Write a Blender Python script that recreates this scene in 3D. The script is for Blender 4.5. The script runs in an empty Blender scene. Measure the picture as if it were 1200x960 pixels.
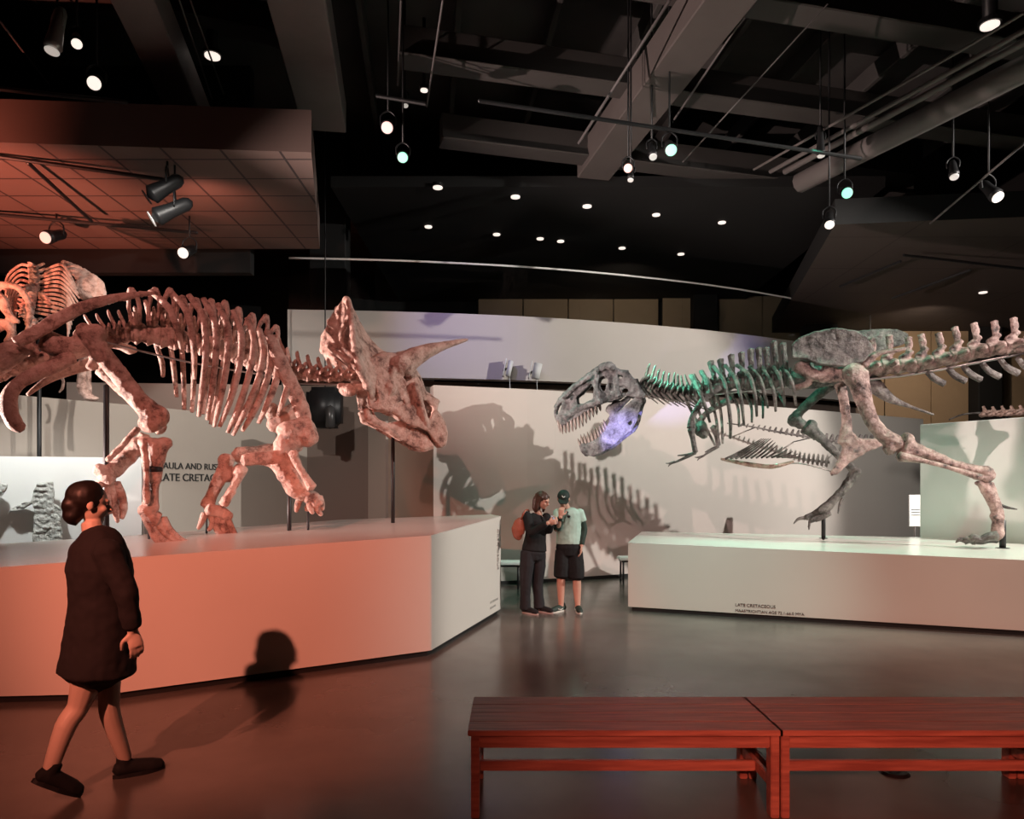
import bpy, bmesh, math, random
from mathutils import Vector, Matrix, Quaternion, noise
random.seed(7)
C = bpy.context.scene.collection
F = 850.0; H0 = 1.65; HY = 572.0
def P(x, y, Y):                       # photo pixel at depth Y -> world point
    return Vector(((x-600)*Y/F, Y, H0-(y-HY)*Y/F))
# ---------------------------------------------------------------- camera
cd = bpy.data.cameras.new('camera'); cam = bpy.data.objects.new('camera', cd); C.objects.link(cam)
cam.location = (0, 0, H0); cam.rotation_euler = (math.pi/2, 0, 0)
cd.sensor_width = 36; cd.lens = 36*F/1200; cd.shift_y = (HY-480)/1200; cd.clip_start = .05
bpy.context.scene.camera = cam
# ---------------------------------------------------------------- world, exposure
w = bpy.data.worlds.new('world'); bpy.context.scene.world = w; w.use_nodes = True
w.node_tree.nodes['Background'].inputs[0].default_value = (.9, .75, .7, 1)
w.node_tree.nodes['Background'].inputs[1].default_value = .02
vs = bpy.context.scene.view_settings
vs.view_transform = 'Standard'; vs.look = 'None'; vs.gamma = 1; vs.use_curve_mapping = False; vs.exposure = 0.0
# ---------------------------------------------------------------- lights
def spot(loc, tgt, col, power, size=50, blend=.5, rad=.05):
    l = bpy.data.lights.new('spot_lamp', 'SPOT'); l.color = col; l.energy = power
    l.spot_size = math.radians(size); l.spot_blend = blend; l.shadow_soft_size = rad
    o = bpy.data.objects.new('spot_lamp', l); C.objects.link(o); o.location = loc
    o.rotation_euler = (Vector(tgt)-Vector(loc)).to_track_quat('-Z', 'Y').to_euler(); return o
def area(loc, tgt, col, power, sx, sy):
    l = bpy.data.lights.new('area_lamp', 'AREA'); l.shape = 'RECTANGLE'; l.size = sx; l.size_y = sy
    l.color = col; l.energy = power
    o = bpy.data.objects.new('area_lamp', l); C.objects.link(o); o.location = loc
    o.rotation_euler = (Vector(tgt)-Vector(loc)).to_track_quat('-Z', 'Y').to_euler(); return o
RED = (1, .27, .17); PINK = (1, .62, .52); GREEN = (.25, 1, .72); VIOLET = (.42, .38, 1); NEUT = (1, .93, .86); WARM = (1, .8, .62)
spot((-2.9, -1.4, 4.6), (-2.0, 6.6, .55), RED, 3100, 38, 1)                 # red wash on the left platform
spot((-4.2, 1.5, 7.6), (-2.6, 8.0, 2.9), (1, .41, .35), 1150, 40, .6)      # red fill on the horned skeleton
spot((-8.7, 6.3, 1.35), (-3.2, 8.2, 3.3), (1, .76, .69), 6500, 46, .6)      # pink key from the left
spot((.3, -1.2, 2.5), (2.0, 3.7, .05), (1, .27, .18), 850, 52, 1)        # red on the benches
spot((11.9, 6.4, 6.2), (2.6, 12.6, 1.6), NEUT, 5400, 62, .35, .04)         # key that throws the shadows on the wall
spot((4.3, 10.1, 6.6), (4.9, 10.3, .9), (.12, 1, .62), 420, 72, .8)
spot((1.9, 10.9, 4.0), (4.3, 10.3, .9), (.2, 1, .66), 300, 70, .9)
spot((8.8, 9.7, 3.9), (6.2, 9.9, .85), (.2, 1, .66), 160, 60, .9)        # green on the right platform
spot((.4, 4.0, 6.2), (2.9, 9.4, .4), (.8, 1, .86), 900, 26, 1)             # pale light on the right platform face
spot((-1.3, 10.6, 6.6), (1.2, 10.9, .6), GREEN, 420, 50, .8)               # green on the floor and couple
spot((.0, 7.6, 1.2), (1.7, 11.0, 2.45), VIOLET, 2600, 12, .8)               # violet on the jaws
spot((-1.1, 10.9, 6.1), (-.95, 14.9, 4.9), (.5, .4, 1), 260, 50, 1)       # violet on the upper wall
spot((7.2, 3.6, 6.6), (5.2, 10.2, 2.9), (1, .66, .62), 1200, 38, .7)       # pink on the long-tailed skeleton
spot((3.5, 2.5, 7.2), (6.6, 8.4, .2), (1, .66, .54), 1700, 46, 1)            # warm wash on right platform face
spot((0, 7.5, 5.7), (3, 14, 3.9), NEUT, 430, 100, .9, .9)                  # wash on the back walls
spot((9.0, 9.5, 5.2), (8.4, 17, 1.4), NEUT, 800, 60, .9, .3)
spot((-3.5, 7.6, 5.6), (-5.6, 13.5, 1.9), NEUT, 850, 75, .9)
spot((-6.0, 8.3, 3.7), (-6.1, 9.4, 1.5), (1, 1, .97), 380, 95, .8)         # white light on the cast panel
spot((-6.5, 14.2, 5.2), (-7.5, 17, 3.6), (1, .7, .6), 160, 110, 1)         # pink strip of the far wall
spot((-8.2, 7.0, 2.2), (-7.6, 10.4, 6.0), (1, .27, .17), 2600, 56, .9)       # red up on the soffit
spot((-4.6, 10.4, 5.2), (-4.5, 10.9, 6.0), (1, .33, .22), 40, 110, 1)
spot((10.5, 17.8, 5.9), (11.3, 21.5, 3.9), WARM, 330, 120, .9)             # mezzanine wall
spot((3, 17.5, 6.6), (2.5, 21.7, 5.8), WARM, 90, 120, 1)
spot((1.2, 3.0, 7.0), (1.7, 9.2, 0), (.95, 1, .95), 900, 40, 1)            # general light on floor
spot((-7.4, 7.6, 3.9), (-6.4, 10.4, 4.7), (1, .42, .26), 330, 50, .8)      # orange on the upright ribcage
# ---------------------------------------------------------------- materials
MATS = {}
def mat(name, col, rough=.6, var=0, scale=6, bump=0, metal=0, spec=.4, emit=None, es=1, col2=None, alpha=None):
    if name in MATS: return MATS[name]
    m = bpy.data.materials.new(name); m.use_nodes = True; nt = m.node_tree; b = nt.nodes['Principled BSDF']
    b.inputs['Base Color'].default_value = (*col, 1); b.inputs['Roughness'].default_value = rough
    b.inputs['Metallic'].default_value = metal; b.inputs['Specular IOR Level'].default_value = spec
    if emit: b.inputs['Emission Color'].default_value = (*emit, 1); b.inputs['Emission Strength'].default_value = es
    if var or bump:
        tc = nt.nodes.new('ShaderNodeTexCoord'); n = nt.nodes.new('ShaderNodeTexNoise')
        n.inputs['Scale'].default_value = scale; n.inputs['Detail'].default_value = 6; n.inputs['Roughness'].default_value = .65
        nt.links.new(tc.outputs['Object'], n.inputs['Vector'])
        if var:
            r = nt.nodes.new('ShaderNodeValToRGB'); r.color_ramp.elements[0].position = .32; r.color_ramp.elements[1].position = .68
            c2 = col2 or tuple(c*(1-var) for c in col)
            r.color_ramp.elements[0].color = (*c2, 1); r.color_ramp.elements[1].color = (*col, 1)
            nt.links.new(n.outputs['Fac'], r.inputs['Fac']); nt.links.new(r.outputs['Color'], b.inputs['Base Color'])
        if bump:
            bp = nt.nodes.new('ShaderNodeBump'); bp.inputs['Strength'].default_value = bump; bp.inputs['Distance'].default_value = .03
            n2 = nt.nodes.new('ShaderNodeTexNoise'); n2.inputs['Scale'].default_value = scale*3; n2.inputs['Detail'].default_value = 5
            nt.links.new(tc.outputs['Object'], n2.inputs['Vector'])
            nt.links.new(n2.outputs['Fac'], bp.inputs['Height']); nt.links.new(bp.outputs['Normal'], b.inputs['Normal'])
    MATS[name] = m; return m
def wood(name, c1, c2, scale=(1.5, 18, 18), rough=.4):
    m = mat(name, c1, rough); nt = m.node_tree; b = nt.nodes['Principled BSDF']
    tc = nt.nodes.new('ShaderNodeTexCoord'); mp = nt.nodes.new('ShaderNodeMapping'); n = nt.nodes.new('ShaderNodeTexNoise'); r = nt.nodes.new('ShaderNodeValToRGB')
    mp.inputs['Scale'].default_value = scale; n.inputs['Scale'].default_value = 2; n.inputs['Detail'].default_value = 6
    r.color_ramp.elements[0].position = .35; r.color_ramp.elements[1].position = .65
    r.color_ramp.elements[0].color = (*c2, 1); r.color_ramp.elements[1].color = (*c1, 1)
    nt.links.new(tc.outputs['Object'], mp.inputs['Vector']); nt.links.new(mp.outputs['Vector'], n.inputs['Vector'])
    nt.links.new(n.outputs['Fac'], r.inputs['Fac']); nt.links.new(r.outputs['Color'], b.inputs['Base Color']); return m
def bone_mat(name, hi, mid, lo, rough):
    m = mat(name, hi, rough); nt = m.node_tree; b = nt.nodes['Principled BSDF']; tc = nt.nodes.new('ShaderNodeTexCoord')
    geo = nt.nodes.new('ShaderNodeNewGeometry')
    n = nt.nodes.new('ShaderNodeTexNoise'); n.inputs['Scale'].default_value = 7; n.inputs['Detail'].default_value = 8; n.inputs['Roughness'].default_value = .72
    r = nt.nodes.new('ShaderNodeValToRGB'); e = r.color_ramp.elements; e[0].position = .36; e[0].color = (*lo, 1); e[1].position = .66; e[1].color = (*hi, 1)
    k = e.new(.48); k.color = (*mid, 1)
    n2 = nt.nodes.new('ShaderNodeTexNoise'); n2.inputs['Scale'].default_value = 22; n2.inputs['Detail'].default_value = 6; n2.inputs['Roughness'].default_value = .7
    bp = nt.nodes.new('ShaderNodeBump'); bp.inputs['Strength'].default_value = .9; bp.inputs['Distance'].default_value = .04
    nt.links.new(geo.outputs['Position'], n.inputs['Vector']); nt.links.new(geo.outputs['Position'], n2.inputs['Vector'])
    nt.links.new(n.outputs['Fac'], r.inputs['Fac']); nt.links.new(r.outputs['Color'], b.inputs['Base Color'])
    nt.links.new(n2.outputs['Fac'], bp.inputs['Height']); nt.links.new(bp.outputs['Normal'], b.inputs['Normal']); return m
M_bone = bone_mat('fossil bone', (.72, .52, .45), (.52, .33, .27), (.15, .075, .06), .5)
M_dark = bone_mat('dark fossil bone', (.26, .24, .22), (.11, .095, .09), (.03, .025, .022), .42)
M_mix = bone_mat('mottled fossil bone', (.60, .45, .41), (.30, .20, .18), (.05, .03, .03), .45)
M_tooth = mat('fossil tooth', (.25, .2, .18), .3)
M_jaw = bone_mat('grey jaw bone', (.36, .35, .36), (.17, .16, .165), (.04, .035, .04), .42)
M_black = mat('black metal', (.012, .012, .013), .45)
M_steel = mat('dull steel', (.35, .34, .33), .35, metal=.8)
M_plat = mat('painted platform', (.70, .66, .60), .5, .03, 1)
M_ptop = mat('platform top', (.72, .69, .64), .22, .03, 1, spec=.5)
M_wall = mat('warm grey wall paint', (.55, .51, .47), .7, .05, .6)
M_wall2 = mat('taupe wall paint', (.42, .37, .32), .7, .05, .6)
M_white = mat('white wall paint', (.72, .74, .72), .6, .03, 1)
M_tan = mat('tan panel', (.42, .30, .19), .6, .12, 1.2)
M_ceil = mat('dark ceiling paint', (.055, .05, .048), .8, .3, 1)
M_beam = mat('dark beam paint', (.06, .053, .05), .6, .2, 1)
M_void = mat('black paint', (.008, .008, .008), .8)
M_kick = mat('black plinth', (.01, .01, .01), .6)
M_bench = wood('red stained wood', (.52, .20, .14), (.30, .10, .075))
M_cloth = mat('black cloth', (.006, .006, .007), .85, .3, 20)
M_skin = mat('skin', (.55, .32, .24), .5)
# ---------------------------------------------------------------- mesh helpers
def finish(name, bm, m, parent=None, smooth=True, matrix=None):
    me = bpy.data.meshes.new(name)
    bmesh.ops.recalc_face_normals(bm, faces=bm.faces); bm.to_mesh(me); bm.free()
    if smooth:
        for p in me.polygons: p.use_smooth = True
    return link(name, me, m, parent, matrix)
def link(name, me, m, parent=None, matrix=None):
    if m and not me.materials: me.materials.append(m)
    o = bpy.data.objects.new(name, me); C.objects.link(o)
    if parent:
        o.parent = parent
        q = parent; M = Matrix.Identity(4)
        while q: M = q.matrix_basis @ M if q else M; q = q.parent
        o.matrix_basis = M.inverted() @ (matrix or Matrix.Identity(4))
    elif matrix: o.matrix_basis = matrix
    return o
def tag(o, label=None, cat=None, group=None, kind=None):
    if label: o['label'] = label
    if cat: o['category'] = cat
    if group: o['group'] = group
    if kind: o['kind'] = kind
    return o
def empty(name, loc, label, cat, group=None, rz=0):
    o = bpy.data.objects.new(name, None); C.objects.link(o); o.location = loc; o.rotation_euler = (0, 0, rz)
    o.empty_display_size = .1; return tag(o, label, cat, group)
def cat_rom(pts, n=4):
    pts = [Vector(p) for p in pts]
    if len(pts) < 3: return pts, [0, 1]
    out, ts = [], []
    for i in range(len(pts)-1):
        p0 = pts[max(i-1, 0)]; p1 = pts[i]; p2 = pts[i+1]; p3 = pts[min(i+2, len(pts)-1)]
        for k in range(n):
            t = k/n
            out.append(.5*((2*p1)+(p2-p0)*t+(2*p0-5*p1+4*p2-p3)*t*t+(3*p1-p0-3*p2+p3)*t**3)); ts.append(i+t)
    out.append(pts[-1]); ts.append(len(pts)-1); return out, ts
def tube(bm, pts, radii, n=8, flat=1.0, flatdir=(0, 1, 0), sub=4, rough=0):
    """tapered tube; flat<1 squashes the section along flatdir"""
    if not hasattr(radii, '__len__'): radii = [radii]*len(pts)
    P_, ts = cat_rom(pts, sub); fd = Vector(flatdir).normalized(); rings = []
    def R(t):
        i = min(int(t), len(radii)-2) if len(radii) > 1 else 0; f = t-i
        return radii[i]*(1-f)+radii[i+1]*f
    tot = len(P_)
    for j, p in enumerate(P_):
        tan = (P_[min(j+1, tot-1)]-P_[max(j-1, 0)]).normalized()
        a = fd-tan*fd.dot(tan)
        if a.length < .05: a = Vector((1, 0, 0))-tan*tan.x
        if a.length < .05: a = Vector((0, 0, 1))-tan*tan.z
        a.normalize(); b = tan.cross(a); r = R(ts[j]); ring = []
        for k in range(n):
            th = 2*math.pi*k/n; q = r*(1+(rough*noise.noise(p*9+Vector((k*1.7, k, 0))) if rough else 0))
            ring.append(bm.verts.new(p+a*(q*flat*math.cos(th))+b*(q*math.sin(th))))
        rings.append(ring)
    for j in range(tot-1):
        for k in range(n):
            bm.faces.new((rings[j][k], rings[j][(k+1) % n], rings[j+1][(k+1) % n], rings[j+1][k]))
    for ring, s in ((rings[0], -1), (rings[-1], 1)):
        c = sum((v.co for v in ring), Vector())/n
        p2 = P_[0] if s < 0 else P_[-1]; q2 = P_[1] if s < 0 else P_[-2]
        tip = bm.verts.new(c+(p2-q2).normalized()*(ring[0].co-c).length*.6)
        for k in range(n): bm.faces.new((ring[k], ring[(k+1) % n], tip))
def ell(bm, c, r, rot=None, seg=12):
    M = Matrix.Translation(Vector(c)) @ (rot.to_matrix().to_4x4() if rot else Matrix.Identity(4)) @ Matrix.Diagonal((r[0], r[1], r[2], 1))
    bmesh.ops.create_uvsphere(bm, u_segments=seg, v_segments=max(6, seg*2//3), radius=1, matrix=M)
def box(bm, lo, hi, M=None):
    m = Matrix.Translation((Vector(lo)+Vector(hi))/2) @ Matrix.Diagonal((*(Vector(hi)-Vector(lo)), 1))
    bmesh.ops.create_cube(bm, size=1, matrix=(M @ m) if M else m)
def bevel(bm, w=.004, seg=2):
    bmesh.ops.bevel(bm, geom=bm.edges[:], offset=w, segments=seg, affect='EDGES', clamp_overlap=True)
def prism(bm, base, top):
    """base and top: equal lists of points, quads between, capped"""
    a = [bm.verts.new(p) for p in base]; b = [bm.verts.new(p) for p in top]; n = len(a)
    bm.faces.new(a[::-1]); bm.faces.new(b)
    for i in range(n): bm.faces.new((a[i], a[(i+1) % n], b[(i+1) % n], b[i]))
def eval_mesh(o):
    dg = bpy.context.evaluated_depsgraph_get(); dg.update()
    me = bpy.data.meshes.new_from_object(o.evaluated_get(dg)); bpy.data.objects.remove(o, do_unlink=True); return me
def remesh(name, bm, m, vox, parent=None, smooth=3, thick=0, matrix=None, disp=0):
    """melt overlapping shapes into one continuous surface"""
    me = bpy.data.meshes.new(name); bm.to_mesh(me); bm.free()
    o = bpy.data.objects.new(name, me); C.objects.link(o)
    if thick:
        s = o.modifiers.new('s', 'SOLIDIFY'); s.thickness = thick; s.offset = 0
    r = o.modifiers.new('r', 'REMESH'); r.mode = 'VOXEL'; r.voxel_size = vox
    if smooth:
        k = o.modifiers.new('k', 'SMOOTH'); k.iterations = smooth; k.factor = .5
    me = eval_mesh(o); me.name = name
    if disp:
        ns = [v.normal.copy() for v in me.vertices]
        for v, nv in zip(me.vertices, ns): v.co += nv*disp*(noise.noise(v.co*11)+.6*noise.noise(v.co*26))
    for p in me.polygons: p.use_smooth = True
    me.materials.clear(); return link(name, me, m, parent, matrix)
def plate(bm, outline, holes, fn, cuts=2):
    """flat outline with holes (pixel coordinates) filled and sent into space by fn(u, v)"""
    cu = bpy.data.curves.new('c', 'CURVE'); cu.dimensions = '2D'; cu.fill_mode = 'BOTH'
    for ol in [outline]+list(holes):
        s = cu.splines.new('POLY'); s.points.add(len(ol)-1); s.use_cyclic_u = True
        for i, (x, y) in enumerate(ol): s.points[i].co = (x/100, y/100, 0, 1)
    o = bpy.data.objects.new('c', cu); C.objects.link(o); me = eval_mesh(o); bpy.data.curves.remove(cu)
    t = bmesh.new(); t.from_mesh(me); bpy.data.meshes.remove(me)
    bmesh.ops.remove_doubles(t, verts=t.verts, dist=1e-5)
    if cuts: bmesh.ops.subdivide_edges(t, edges=t.edges[:], cuts=cuts, use_grid_fill=True)
    mp = {v: bm.verts.new(fn(v.co.x*100, v.co.y*100)) for v in t.verts}
    for f in t.faces:
        try: bm.faces.new([mp[v] for v in f.verts])
        except ValueError: pass
    t.free()
def solid(bm, th):
    bmesh.ops.recalc_face_normals(bm, faces=bm.faces)
    me = bpy.data.meshes.new('t'); bm.to_mesh(me); o = bpy.data.objects.new('t', me); C.objects.link(o)
    s = o.modifiers.new('s', 'SOLIDIFY'); s.thickness = th; s.offset = 0; m2 = eval_mesh(o)
    bm.clear(); bm.from_mesh(m2); bpy.data.meshes.remove(m2)
def sheet(bm, rows):
    g = [[bm.verts.new(p) for p in r] for r in rows]
    for i in range(len(g)-1):
        for j in range(len(g[i])-1): bm.faces.new((g[i][j], g[i][j+1], g[i+1][j+1], g[i+1][j]))
def struct(name, bm, m): return tag(finish(name, bm, m, smooth=False), kind='structure')
def text(s, size, M, m, parent=None, name='lettering', align='LEFT', ext=.003):
    cu = bpy.data.curves.new('t', 'FONT'); cu.body = s; cu.size = size; cu.extrude = ext; cu.align_x = align
    o = bpy.data.objects.new('t', cu); C.objects.link(o); me = eval_mesh(o); bpy.data.curves.remove(cu); me.materials.clear()
    return link(name, me, m, parent, M)
def face_matrix(origin, xdir, up=(0, 0, 1)):
    x = Vector(xdir).normalized(); y = Vector(up); y = (y-x*x.dot(y)).normalized(); z = x.cross(y)
    M = Matrix((x, y, z)).transposed().to_4x4(); M.translation = Vector(origin); return M
# ================================================================ SETTING
bm = bmesh.new(); box(bm, (-16, -5, -.2), (18, 25, 0))
fl = struct('floor', bm, None)
m = bpy.data.materials.new('polished concrete'); m.use_nodes = True; nt = m.node_tree; b = nt.nodes['Principled BSDF']
tc = nt.nodes.new('ShaderNodeTexCoord'); n1 = nt.nodes.new('ShaderNodeTexNoise'); n1.inputs['Scale'].default_value = .9; n1.inputs['Detail'].default_value = 8
r = nt.nodes.new('ShaderNodeValToRGB'); r.color_ramp.elements[0].position = .3; r.color_ramp.elements[1].position = .7
r.color_ramp.elements[0].color = (.075, .062, .055, 1); r.color_ramp.elements[1].color = (.14, .12, .105, 1)
n2 = nt.nodes.new('ShaderNodeTexNoise'); n2.inputs['Scale'].default_value = 2.2; n2.inputs['Detail'].default_value = 5
mr = nt.nodes.new('ShaderNodeMapRange'); mr.inputs['To Min'].default_value = .13; mr.inputs['To Max'].default_value = .3
nt.links.new(tc.outputs['Object'], n1.inputs['Vector']); nt.links.new(tc.outputs['Object'], n2.inputs['Vector'])
nt.links.new(n1.outputs['Fac'], r.inputs['Fac']); nt.links.new(r.outputs['Color'], b.inputs['Base Color'])
nt.links.new(n2.outputs['Fac'], mr.inputs['Value']); nt.links.new(mr.outputs['Result'], b.inputs['Roughness'])
b.inputs['Specular IOR Level'].default_value = .5
fl.data.materials.append(m)
bm = bmesh.new(); box(bm, (-16, -5, 9.4), (18, 25, 9.6)); struct('ceiling', bm, M_ceil)
for nm, lo, hi in (('wall_left', (-16.2, -5, 0), (-16, 25, 9.5)), ('wall_right', (18, -5, 0), (18.2, 25, 9.5)),
                   ('wall_front', (-16, -5.2, 0), (18, -5, 9.5)), ('wall_back', (-16, 24, 0), (18, 24.2, 9.5))):
    bm = bmesh.new(); box(bm, lo, hi); struct(nm, bm, M_void)
def wallstrip(name, pts, z0, z1, th, m, n=5):
    """wall along a line of (X, Y) points, thickness away from the camera"""
    q, _ = cat_rom([(x, y, 0) for x, y in pts], n if len(pts) > 2 else 1); bm = bmesh.new(); L = []
    for i, p in enumerate(q):
        t = (q[min(i+1, len(q)-1)]-q[max(i-1, 0)]).normalized(); nn = Vector((-t.y, t.x, 0))*th
        L.append([Vector((p.x, p.y, z0)), Vector((p.x, p.y, z1)), Vector((p.x+nn.x, p.y+nn.y, z1)), Vector((p.x+nn.x, p.y+nn.y, z0))])
    V = [[bm.verts.new(c) for c in r_] for r_ in L]
    for i in range(len(V)-1):
        for k in range(4): bm.faces.new((V[i][k], V[i+1][k], V[i+1][(k+1) % 4], V[i][(k+1) % 4]))
    bm.faces.new(V[0]); bm.faces.new(V[-1][::-1]); return struct(name, bm, m)
def xy(px, Y): return ((px-600)*Y/F, Y)
# curved low gallery wall behind the couple
wallstrip('wall_gallery', [xy(508, 12.05), xy(650, 12.75), xy(800, 14.1), xy(940, 15.7), xy(1082, 18.0)], 0, 3.36, .3, M_wall)
wallstrip('baseboard_gallery', [xy(508, 12.04), xy(650, 12.74), xy(800, 14.09), xy(940, 15.69)], 0, .06, -.02, M_kick)
# tall curved mezzanine front
MZ = [xy(337, 14.7), xy(500, 14.95), xy(680, 15.6), xy(860, 16.95), xy(1022, 19.4)]
wallstrip('wall_mezzanine', MZ, 3.92, 5.27, .25, M_wall)
wallstrip('wall_recess', [(x-.1, y+.5) for x, y in MZ], 0, 3.92, .2, mat('brown wall', (.16, .12, .1), .8))
bm = bmesh.new(); prism(bm, [(-4.6, 15.2, 3.93), (9.6, 19.8, 3.93), (9.6, 24, 3.93), (-4.6, 24, 3.93)], [(-4.6, 15.2, 4.1), (9.6, 19.8, 4.1), (9.6, 24, 4.1), (-4.6, 24, 4.1)])
struct('floor_mezzanine', bm, M_void)
# walls behind the left platform
wallstrip('wall_title', [xy(-60, 9.9), xy(190, 12.2), xy(405, 16.3)], 0, 3.0, .15, M_wall2, 1)
wallstrip('wall_far_left', [xy(78, 16.8), xy(300, 17.2), xy(345, 17.3)], 0, 4.1, .2, mat('pinkish wall paint', (.5, .42, .37), .7))
wallstrip('wall_corridor', [xy(405, 16.35), xy(452, 14.6)], 0, 3.0, .15, M_wall2)
wallstrip('wall_corridor_end', [xy(330, 15.8), xy(508, 15.6)], 0, 4.6, .1, M_wall2)
wallstrip('wall_return', [xy(455, 13.6), xy(508, 12.05)], 0, 3.0, .12, mat('olive grey paint', (.36, .31, .25), .7))
# cast niche
wallstrip('wall_niche', [xy(-80, 9.2), xy(166, 9.8)], 0, 2.06, .25, M_white)
bm = bmesh.new()
c0 = P(158, 640, 9.85); box(bm, (c0.x, c0.y+.02, 0), (c0.x+.12, c0.y+.3, 2.06)); struct('trim_niche', bm, M_wall)
# mezzanine back wall panels
wallstrip('wall_mezzanine_back', [(-6, 22.0), (18, 22.6)], 0, 9.4, .2, M_void)
def panel(x0, x1, y0, y1, Y, label, m=M_tan):
    a = P(x0, y1, Y); c = P(x1, y0, Y); bm = bmesh.new(); n_ = max(1, round((x1-x0)/48)); wd = (c.x-a.x)/n_
    for i in range(n_): box(bm, (a.x+i*wd+.015, Y, max(a.z, 0.0)), (a.x+(i+1)*wd-.015, Y+.08, c.z))
    bevel(bm, .008, 1); return tag(finish('wall_panel', bm, m, smooth=False), label, 'panel', 'tan wall panels behind the mezzanine glass')
panel(560, 772, 332, 384, 21.7, 'wide tan panel seen through the glass left of the middle')
panel(776, 812, 345, 396, 21.6, 'narrow tan panel right of the wide one behind the glass')
panel(842, 945, 347, 404, 21.7, 'tan panel between two black columns behind the glass')
o = panel(982, 1146, 366, 520, 21.5, 'tall tan panel wall between the hip bones and the thin black column')
o = panel(1176, 1330, 372, 520, 21.5, 'tan panel wall right of the thin black column at the frame edge')
for x0, x1, Y, z0, lb in ((945, 982, 20.6, 0, 'thick black square column rising behind the dark hip bones'),
                          (813, 841, 21.2, 4.11, 'thin black column behind the glass between two tan panels'),
                          (1147, 1175, 20.9, 0, 'thin black column behind the long tail at the right'),
                          (362, 405, 15.6, 5.3, 'wide black column end hanging at the right end of the red lit soffit')):
    bm = bmesh.new(); a = xy(x0, Y)[0]; c = xy(x1, Y)[0]; box(bm, (a, Y, z0), (c, Y+.5, 9.4)); bevel(bm, .02, 1)
    tag(finish('column', bm, M_void, smooth=False), lb, 'column')
# glass balustrade on the mezzanine front
gq, _ = cat_rom([(x, y, 0) for x, y in MZ], 6)
glass = bpy.data.materials.new('clear glass'); glass.use_nodes = True; nt = glass.node_tree; b = nt.nodes['Principled BSDF']
b.inputs['Base Color'].default_value = (.9, .95, .95, 1); b.inputs['Roughness'].default_value = .02; b.inputs['Transmission Weight'].default_value = 1; b.inputs['IOR'].default_value = 1.02
b.inputs['Specular IOR Level'].default_value = .5; b.inputs['Coat Weight'].default_value = .35; b.inputs['Coat Roughness'].default_value = .02
root = empty('glass_balustrade', (gq[0].x, gq[0].y+.1, 5.27), 'curved glass balustrade with thin bright rail along the mezzanine edge', 'balustrade')
for i in range(0, len(gq)-1, 4):
    seg = gq[i:i+5]; bm = bmesh.new(); rows = []
    for z in (5.27, 6.33): rows.append([Vector((p.x, p.y+.1, z)) for p in seg])
    sheet(bm, rows); solid(bm, .015); finish('glass_pane', bm, glass, root, smooth=False)
bm = bmesh.new(); tube(bm, [Vector((p.x, p.y+.1, 6.345)) for p in gq], .022, 8, sub=1); finish('top_rail', bm, mat('bright rail', (.9, .88, .86), .45), root)
bm = bmesh.new(); p = gq[-1]; tube(bm, [Vector((p.x, p.y+.1, 5.0)), Vector((p.x, p.y+.1, 6.35))], .02, 8); finish('end_post', bm, M_steel, root)
# ---------------------------------------------------------------- ceiling structure
def bar(name, a, b_, w_, h_, m, kind='structure', label=None, cat=None, group=None):
    """box beam between two points (top centre line)"""
    a = Vector(a); b_ = Vector(b_); d = b_-a; L = d.length; x = d.normalized(); y = Vector((0, 0, 1)).cross(x).normalized(); z = x.cross(y)
    M = Matrix((x, y, z)).transposed().to_4x4(); M.translation = a; bm = bmesh.new(); box(bm, (0, -w_/2, -h_/2), (L, w_/2, h_/2)); bevel(bm, .015, 1)
    o = finish(name, bm, m, smooth=False, matrix=M)
    return tag(o, label, cat, group, None if label else kind)
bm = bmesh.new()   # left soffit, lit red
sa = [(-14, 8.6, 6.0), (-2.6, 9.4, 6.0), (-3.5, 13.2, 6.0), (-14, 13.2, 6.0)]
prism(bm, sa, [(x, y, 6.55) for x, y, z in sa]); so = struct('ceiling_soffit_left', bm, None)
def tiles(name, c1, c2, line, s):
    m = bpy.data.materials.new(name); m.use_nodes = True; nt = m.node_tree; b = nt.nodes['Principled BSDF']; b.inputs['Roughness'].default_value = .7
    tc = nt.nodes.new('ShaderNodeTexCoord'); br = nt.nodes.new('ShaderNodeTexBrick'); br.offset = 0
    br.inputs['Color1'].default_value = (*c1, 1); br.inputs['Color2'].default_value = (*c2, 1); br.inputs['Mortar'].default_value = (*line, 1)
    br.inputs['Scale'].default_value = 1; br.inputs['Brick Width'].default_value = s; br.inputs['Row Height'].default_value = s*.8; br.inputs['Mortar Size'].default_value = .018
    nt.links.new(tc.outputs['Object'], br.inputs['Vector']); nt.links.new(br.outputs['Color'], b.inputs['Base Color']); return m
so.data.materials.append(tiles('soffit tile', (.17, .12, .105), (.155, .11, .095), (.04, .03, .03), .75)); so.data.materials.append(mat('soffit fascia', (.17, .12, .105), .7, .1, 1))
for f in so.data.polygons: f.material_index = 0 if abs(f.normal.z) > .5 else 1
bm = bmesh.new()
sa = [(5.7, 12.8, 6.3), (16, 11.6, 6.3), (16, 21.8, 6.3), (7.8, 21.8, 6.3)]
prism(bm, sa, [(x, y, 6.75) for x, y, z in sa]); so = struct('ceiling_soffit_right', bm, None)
so.data.materials.append(tiles('right soffit board', (.06, .045, .04), (.055, .042, .038), (.03, .02, .02), 2.4)); so.data.materials.append(M_void)  # side faces black: shade put into the colour, hides lamp spill on the fascia
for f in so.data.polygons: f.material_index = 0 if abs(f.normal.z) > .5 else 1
bm = bmesh.new(); box(bm, (-3.4, 13.6, 7.3), (7.0, 21.9, 7.5)); struct('ceiling_back', bm, M_void)
bm = bmesh.new(); box(bm, (-14, 13.3, 5.6), (-4.8, 13.5, 9.4)); struct('wall_bulkhead', bm, M_void)
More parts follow.
